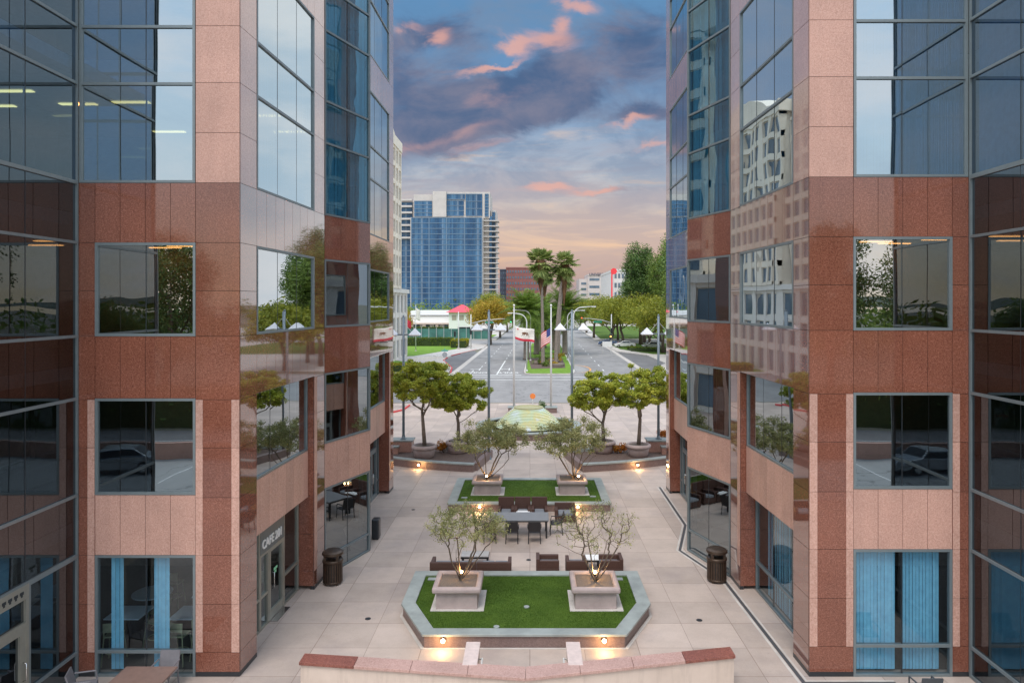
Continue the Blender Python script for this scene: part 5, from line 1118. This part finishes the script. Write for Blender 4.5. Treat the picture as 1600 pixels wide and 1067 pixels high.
# court fence
og = (-25, 190, 0); t = thing('court_fence', 'green screened tennis court fence behind the left lawn', 'fence', og); m = MB(); m.box(-47, -10.5, 188.2, 188.25, .15, 2.9); m.build('screen', flat('green_screen', (.05,.16,.13), .8, 0, .4, .4), t, org=og)
for k in range(19): m = MB(); m.tube([(-47+2*k, 188.1, 0), (-47+2*k, 188.1, 3.3)], .05, 6); m.build('post', POLEW, t, org=og)
# brick offices beyond
def blk(name, lab, x0, x1, y, d, h, wall, nx, nz, ww, wh, zlo=2, gm=WING, band=False, group=None):
    og = ((x0+x1)/2, y, 0); B_ = bldg(name, lab, og, group); m = MB(); m.box(x0, x1, y, y+d, 0, h); m.build('wall', wall, B_, org=og); m = MB(); m.box(x0-.2, x1+.2, y-.2, y+d+.2, h, h+1.0); m.build('roof', wall, B_, org=og)
    bx = (x1-x0)/nx; bz = (h-zlo)/nz
    for j in range(nz):
        for i in range(nx): m = MB(); cx = x0+bx*(i+.5); cz = zlo+bz*(j+.5); m.box(cx-bx*ww/2, cx+bx*ww/2, y-.12, y+.1, cz-bz*wh/2, cz+bz*wh/2); m.build('window', gm, B_, org=og)
    return B_, og
px = lambda p, y: (p-828)/1100*y
BRK = flat('brown_red_brick', (.26,.10,.09), .8, 0, .1, .3); NAVY = flat('dark_blue_cladding', (.06,.075,.11), .5, 0, .2, .3); PALE = flat('pale_pinkish_concrete', (.56,.50,.47), .8, 0, .06, .3); PALE2 = flat('grey_white_concrete', (.60,.58,.56), .8, 0, .06, .3)
blk('office_building', 'dark blue office block left of the brown brick one', px(781, 480), px(797, 480), 480, 25, PZ_(423, 480), NAVY, 4, 9, .5, .4)
b_, og = blk('office_building', 'brown red brick office block with rows of square windows', px(791, 470), px(842, 470), 470, 30, PZ_(420, 470), BRK, 12, 8, .55, .42)
text('lettering', 'Plaza', 2.2, WHITEP, (px(826, 470)-og[0], -.4, PZ_(426, 470)), (R(90), 0, 0), b_, .05) if False else None
b_, og = blk('office_building', 'pale office block with dark window bands and dark roof lettering', px(919, 450), px(958, 450), 450, 30, PZ_(431, 450), PALE, 2, 5, .8, .32, zlo=4)
m = MB(); m.box(px(905, 452)-og[0], px(919, 452)-og[0], 2, 30, 0, PZ_(436, 450)); m.build('lower_wing', PALE, b_)
for j in range(6): m = MB(); m.box(px(908, 452)-og[0], px(916, 452)-og[0], 1.8, 2.2, 4+j*3.6, 5.3+j*3.6); m.build('window', WING, b_)
text('lettering', 'UNIVERSAL PLA', 2.3, flat('dark_letters', (.1,.1,.13), .6), (px(940, 450)-og[0], -.6, PZ_(429, 450)), (R(90), 0, 0), b_, .1, bold=.05)
t = thing('red_mast', 'red vertical sign mast with a red emblem beside the pale offices', 'sign', (px(956, 325), 325, 0)); m = MB(); m.box(-.3, .3, -.3, .3, 0, PZ_(421, 325)); m.build('mast', flat('red_sign', (.75,.04,.05), .5), t); m = MB(); m.tube([(.9, -.4, PZ_(424, 325)), (.9, .4, PZ_(424, 325))], 1.5, 7); m.build('emblem', flat('red_sign', (.75,.04,.05), .5), t)
blk('office_building', 'grey white office block behind the tall evergreens', px(959, 330), px(1010, 330), 330, 60, PZ_(424, 330), PALE2, 9, 5, .6, .5, zlo=3)
# ================================================================ street lights, signals, signs, cars
def arch_light(x, y, s, h, a, lab):
    t = thing('street_light', lab, 'street light', (x, y, .15), 0, 'arched white street lights on the median'); m = MB(); m.tube([(0,0,0), (0,0,.25)], [.2, .13], 10); m.build('base', POLEW, t)
    m = MB(); pts = [(0,0,.2), (0,0,h-1.2)]+[(s*1.2*(1-math.cos(q)), 0, h-1.2+1.2*math.sin(q)) for q in [R(15*k) for k in range(1, 7)]]+[(s*a, 0, h+.12)]; m.tube(pts, [.10, .09]+[.07]*6+[.05], 10); m.build('pole', POLEW, t, smooth=True)
    m = MB(); m.box(s*a-.1 if s > 0 else s*a-.55, s*a+.55 if s > 0 else s*a+.1, -.13, .13, h+.0, h+.16); m.build('lamp_head', POLEW, t, bevel=.04)
arch_light(-.45, 98, -1, 8.0, 2.1, 'arched white street light at the left tip of the median'); arch_light(6.1, 98.5, 1, 8.9, 2.6, 'arched white street light at the right tip of the median'); arch_light(.1, 116, -1, 8.3, 2.4, 'second arched street light along the left of the median'); arch_light(6.3, 118, 1, 8.2, 2.4, 'second arched street light along the right of the median')
def signal(t, x, y, z, lit, mat):
    m = MB(); m.box(x-.22, x+.22, y-.15, y+.15, z-.6, z+.6); h_ = m.build('signal_head', DARKF, t, bevel=.03)
    m = MB(); m.tube([(x, y-.15, z+lit), (x, y-.22, z+lit)], .14, 14); m.build('signal_lamp', mat, h_)
def mast(x, y, s, L, lab, mat, lit):
    t = thing('traffic_light', lab, 'traffic light', (x, y, .12), 0, 'traffic lights on mast arms'); m = MB(); m.tube([(0,0,0), (0,0,7.2)], [.16, .10], 12); m.build('pole', POLEW, t, smooth=True)
    m = MB(); m.tube([(0, 0, 5.3), (s*L*.3, 0, 5.9), (s*L*.7, 0, 6.25), (s*L, 0, 6.3)], [.09, .08, .06, .05], 10); m.build('mast_arm', POLEW, t, smooth=True); signal(t, s*L*.98, -.1, 6.0, lit, mat); signal(t, 0, -.28, 3.6, 0, DARKF)
    m = MB(); m.box(s*L*.45-.9, s*L*.45+.9, -.12, -.08, 5.35, 5.75); m.build('street_name_sign', flat('sign_green', (.03,.28,.16), .5), t)
mast(-12.4, 148, 1, 8.6, 'traffic light on a long arm over the left lanes', E_GRN, -.36); mast(17.6, 152, -1, 6.6, 'traffic light showing red over the right lanes', E_RED, .36)
def ped(x, y, lab, mat):
    t = thing('pedestrian_signal', lab, 'traffic light', (x, y, .12), 0, 'post mounted signals'); m = MB(); m.tube([(0,0,0), (0,0,3.2)], .06, 8); m.build('post', POLEW, t); signal(t, 0, -.2, 2.9, .1, mat)
ped(15.9, 139, 'post signal with an orange lamp at the right kerb', E_AMB); ped(-16.2, 152, 'post signal at the left corner beside the hedge', DARKF); ped(3.9, 165, 'post signal on the median with a green lamp', E_GRN)
t = thing('lamp_post', 'plain grey lamp post left of the boulevard by the hedge', 'street light', (-14.8, 146, .12)); m = MB(); m.tube([(0,0,0), (0,0,7.8)], [.13, .08], 10); m.build('pole', POLEW, t, smooth=True); m = MB(); m.box(-.3, .3, -.3, .3, 0, .3); m.build('base', CONC, t)
t = thing('street_sign', 'round grey sign under green street name plates at the left corner', 'sign', (-11.9, 98.4, .12)); m = MB(); m.tube([(0,0,0), (0,0,3.0)], .035, 8); m.build('post', POLEW, t); m = MB(); m.tube([(0, -.03, 2.3), (0, .0, 2.3)], .38, 8); m.build('sign_plate', flat('sign_back_grey', (.34,.36,.38), .5), t)
m = MB(); m.box(-.45, .45, -.06, -.04, 2.78, 2.98); m.box(-.02, .02, -.5, .4, 2.99, 3.19); m.build('name_plate', flat('sign_teal', (.10,.42,.34), .5), t)
t = thing('notice_board', 'white sign on two posts under the right street trees', 'sign', (14.6, 133, .12)); m = MB(); m.box(-.9, .9, -.04, .04, 1.3, 2.3); m.build('sign_panel', WHITEP, t)
for s in (-1, 1): m = MB(); m.tube([(s*.8, .06, 0), (s*.8, .06, 2.3)], .04, 6); m.build('post', POLEW, t)
for i, (x_, y_) in enumerate(((-24.2, 138), (-22.7, 140))):
    t = thing('flagpole', ('white flagpole on the left lawn with a red and white flag', 'white flagpole on the left lawn, right of the first')[i], 'flagpole', (x_, y_, .15), 0, 'flagpoles on the lawn'); m = MB(); m.tube([(0,0,0), (0,0,9.2)], [.10, .05], 10); m.build('pole', POLEW, t, smooth=True); m = MB(); m.lathe([(.25, 0), (.25, .1), (.1, .15)], (0,0,0), 12); m.build('base', CONC, t)
fl2 = flag_wave('hotel_flag', FR, .9, 1.5, .9, None, None); fl2.location = (-24.1, 138, 6.6); tag(fl2, 'drooping red flag on the first lawn flagpole', 'flag')
fl3 = flag_wave('hotel_flag', FW, .9, 2.2, .9, None, None); fl3.location = (-22.6, 140, 8.8); tag(fl3, 'drooping white flag on the second lawn flagpole', 'flag')
def car(x, y, rz, lab, paint, z=.0):
    t = thing('parked_car', lab, 'car', (x, y, z), rz, 'cars by the street'); w = .88
    prof = [(-2.2,.32),(-2.25,.62),(-2.1,.88),(-1.55,.95),(-.85,1.38),(.55,1.42),(1.25,.98),(2.0,.86),(2.22,.60),(2.2,.30)]
    m = MB(); n = len(prof); vs = []
    for s, ins in ((-1, 0), (1, 0)):
        for a, b_ in prof: vs.append((a, s*(w-(.14 if b_ > 1.2 else 0)), b_))
    m.add(vs, [tuple(range(n-1, -1, -1)), tuple(range(n, 2*n))]+[(i, (i+1)%n, n+(i+1)%n, n+i) for i in range(n)]); m.build('body', paint, t, bevel=.05)
    m = MB()
    for s in (-1, 1): m.add([(-1.38, s*(w+.004), .98), (1.05, s*(w+.004), .98), (.5, s*(w-.115), 1.34), (-.82, s*(w-.115), 1.32)], [(0,1,2,3)])
    m.add([(1.18,-.72,1.02),(1.18,.72,1.02),(.60,.66,1.40),(.60,-.66,1.40)], [(0,1,2,3)]); m.add([(-1.52,-.72,.985),(-1.52,.72,.985),(-.92,.66,1.365),(-.92,-.66,1.365)], [(0,1,2,3)])
    m.xf = None; g_ = m.build('windows', flat('dark_car_glass', (.02,.025,.03), .08), t); g_.location = (0, 0, .012)
    for a in (-1.38, 1.38):
        for s in (-1, 1):
            m = MB(); m.tube([(a, s*.70, .33), (a, s*.90, .33)], .33, 20); wh = m.build('wheel', BLACKB, t); m = MB(); m.tube([(a, s*.885, .33), (a, s*.91, .33)], .2, 14); m.build('rim', STEEL, wh)
    for s in (-1, 1): m = MB(); m.box(2.16, 2.245, s*.62-.17, s*.62+.17, .62, .76); m.build('headlight', WHITEP, t); m = MB(); m.box(-2.27, -2.18, s*.66-.14, s*.66+.14, .66, .80); m.build('tail_light', flat('tail_red', (.5,.02,.02), .3), t)
    return t
CW = flat('white_car_paint', (.75,.75,.75), .2, 0, .02); CS = flat('silver_car_paint', (.45,.47,.49), .22, .6, .02); CB = flat('blue_car_paint', (.06,.10,.2), .2, 0, .02)
car(20.6, 152.5, R(175), 'white car parked under the right street trees', CW, .12); car(17.8, 160, R(170), 'dark blue car behind the post signal on the right', CB, .12); car(26, 149, R(180), 'silver car parked farther right under the trees', CS, .12)
car(1.2-.9, 215, R(-90), 'silver car far down the boulevard between the palms', CS); car(.2, -3.8, R(15), 'silver car in the car park mirrored in the left window', CS)

# median planting
rg = np.random.default_rng(77)
PT = [(.6+4.4*rg.random(), 103+17*rg.random()) for k in range(12)]
od = ['first', 'second', 'third', 'fourth', 'fifth', 'sixth', 'seventh', 'eighth']
for i, (x_, y_) in enumerate(sorted([p for k, p in enumerate(PT) if k % 3], key=lambda p: p[1])):
    c_ = ('brown green', 'yellowish')[i % 2]; clump(x_, y_, .2, rg.uniform(.7, 1.2), rg.uniform(.5, 1.0), c_+' shrub on the median, '+od[i]+' counted from the street crossing', L_MID if i % 2 == 0 else L_AUT, 300+i, n=420, name='shrub', cat='shrub', lf=.12, group='small shrubs on the median')
for i, (x_, y_) in enumerate(sorted([p for k, p in enumerate(PT) if k % 3 == 0])):
    m = MB(); pts = [(.9*math.cos(a)*rg.uniform(.6, 1), .6*math.sin(a)*rg.uniform(.6, 1)) for a in [j*.785 for j in range(8)]]; m.prism(pts, 0, .45); o = m.build('rock', BARK, bevel=.1); o.location = (x_, y_, .2); tag(o, 'grey brown boulder between the median palms, '+('leftmost', 'second from the left', 'third from the left', 'rightmost')[i], 'rock', 'boulders on the median')
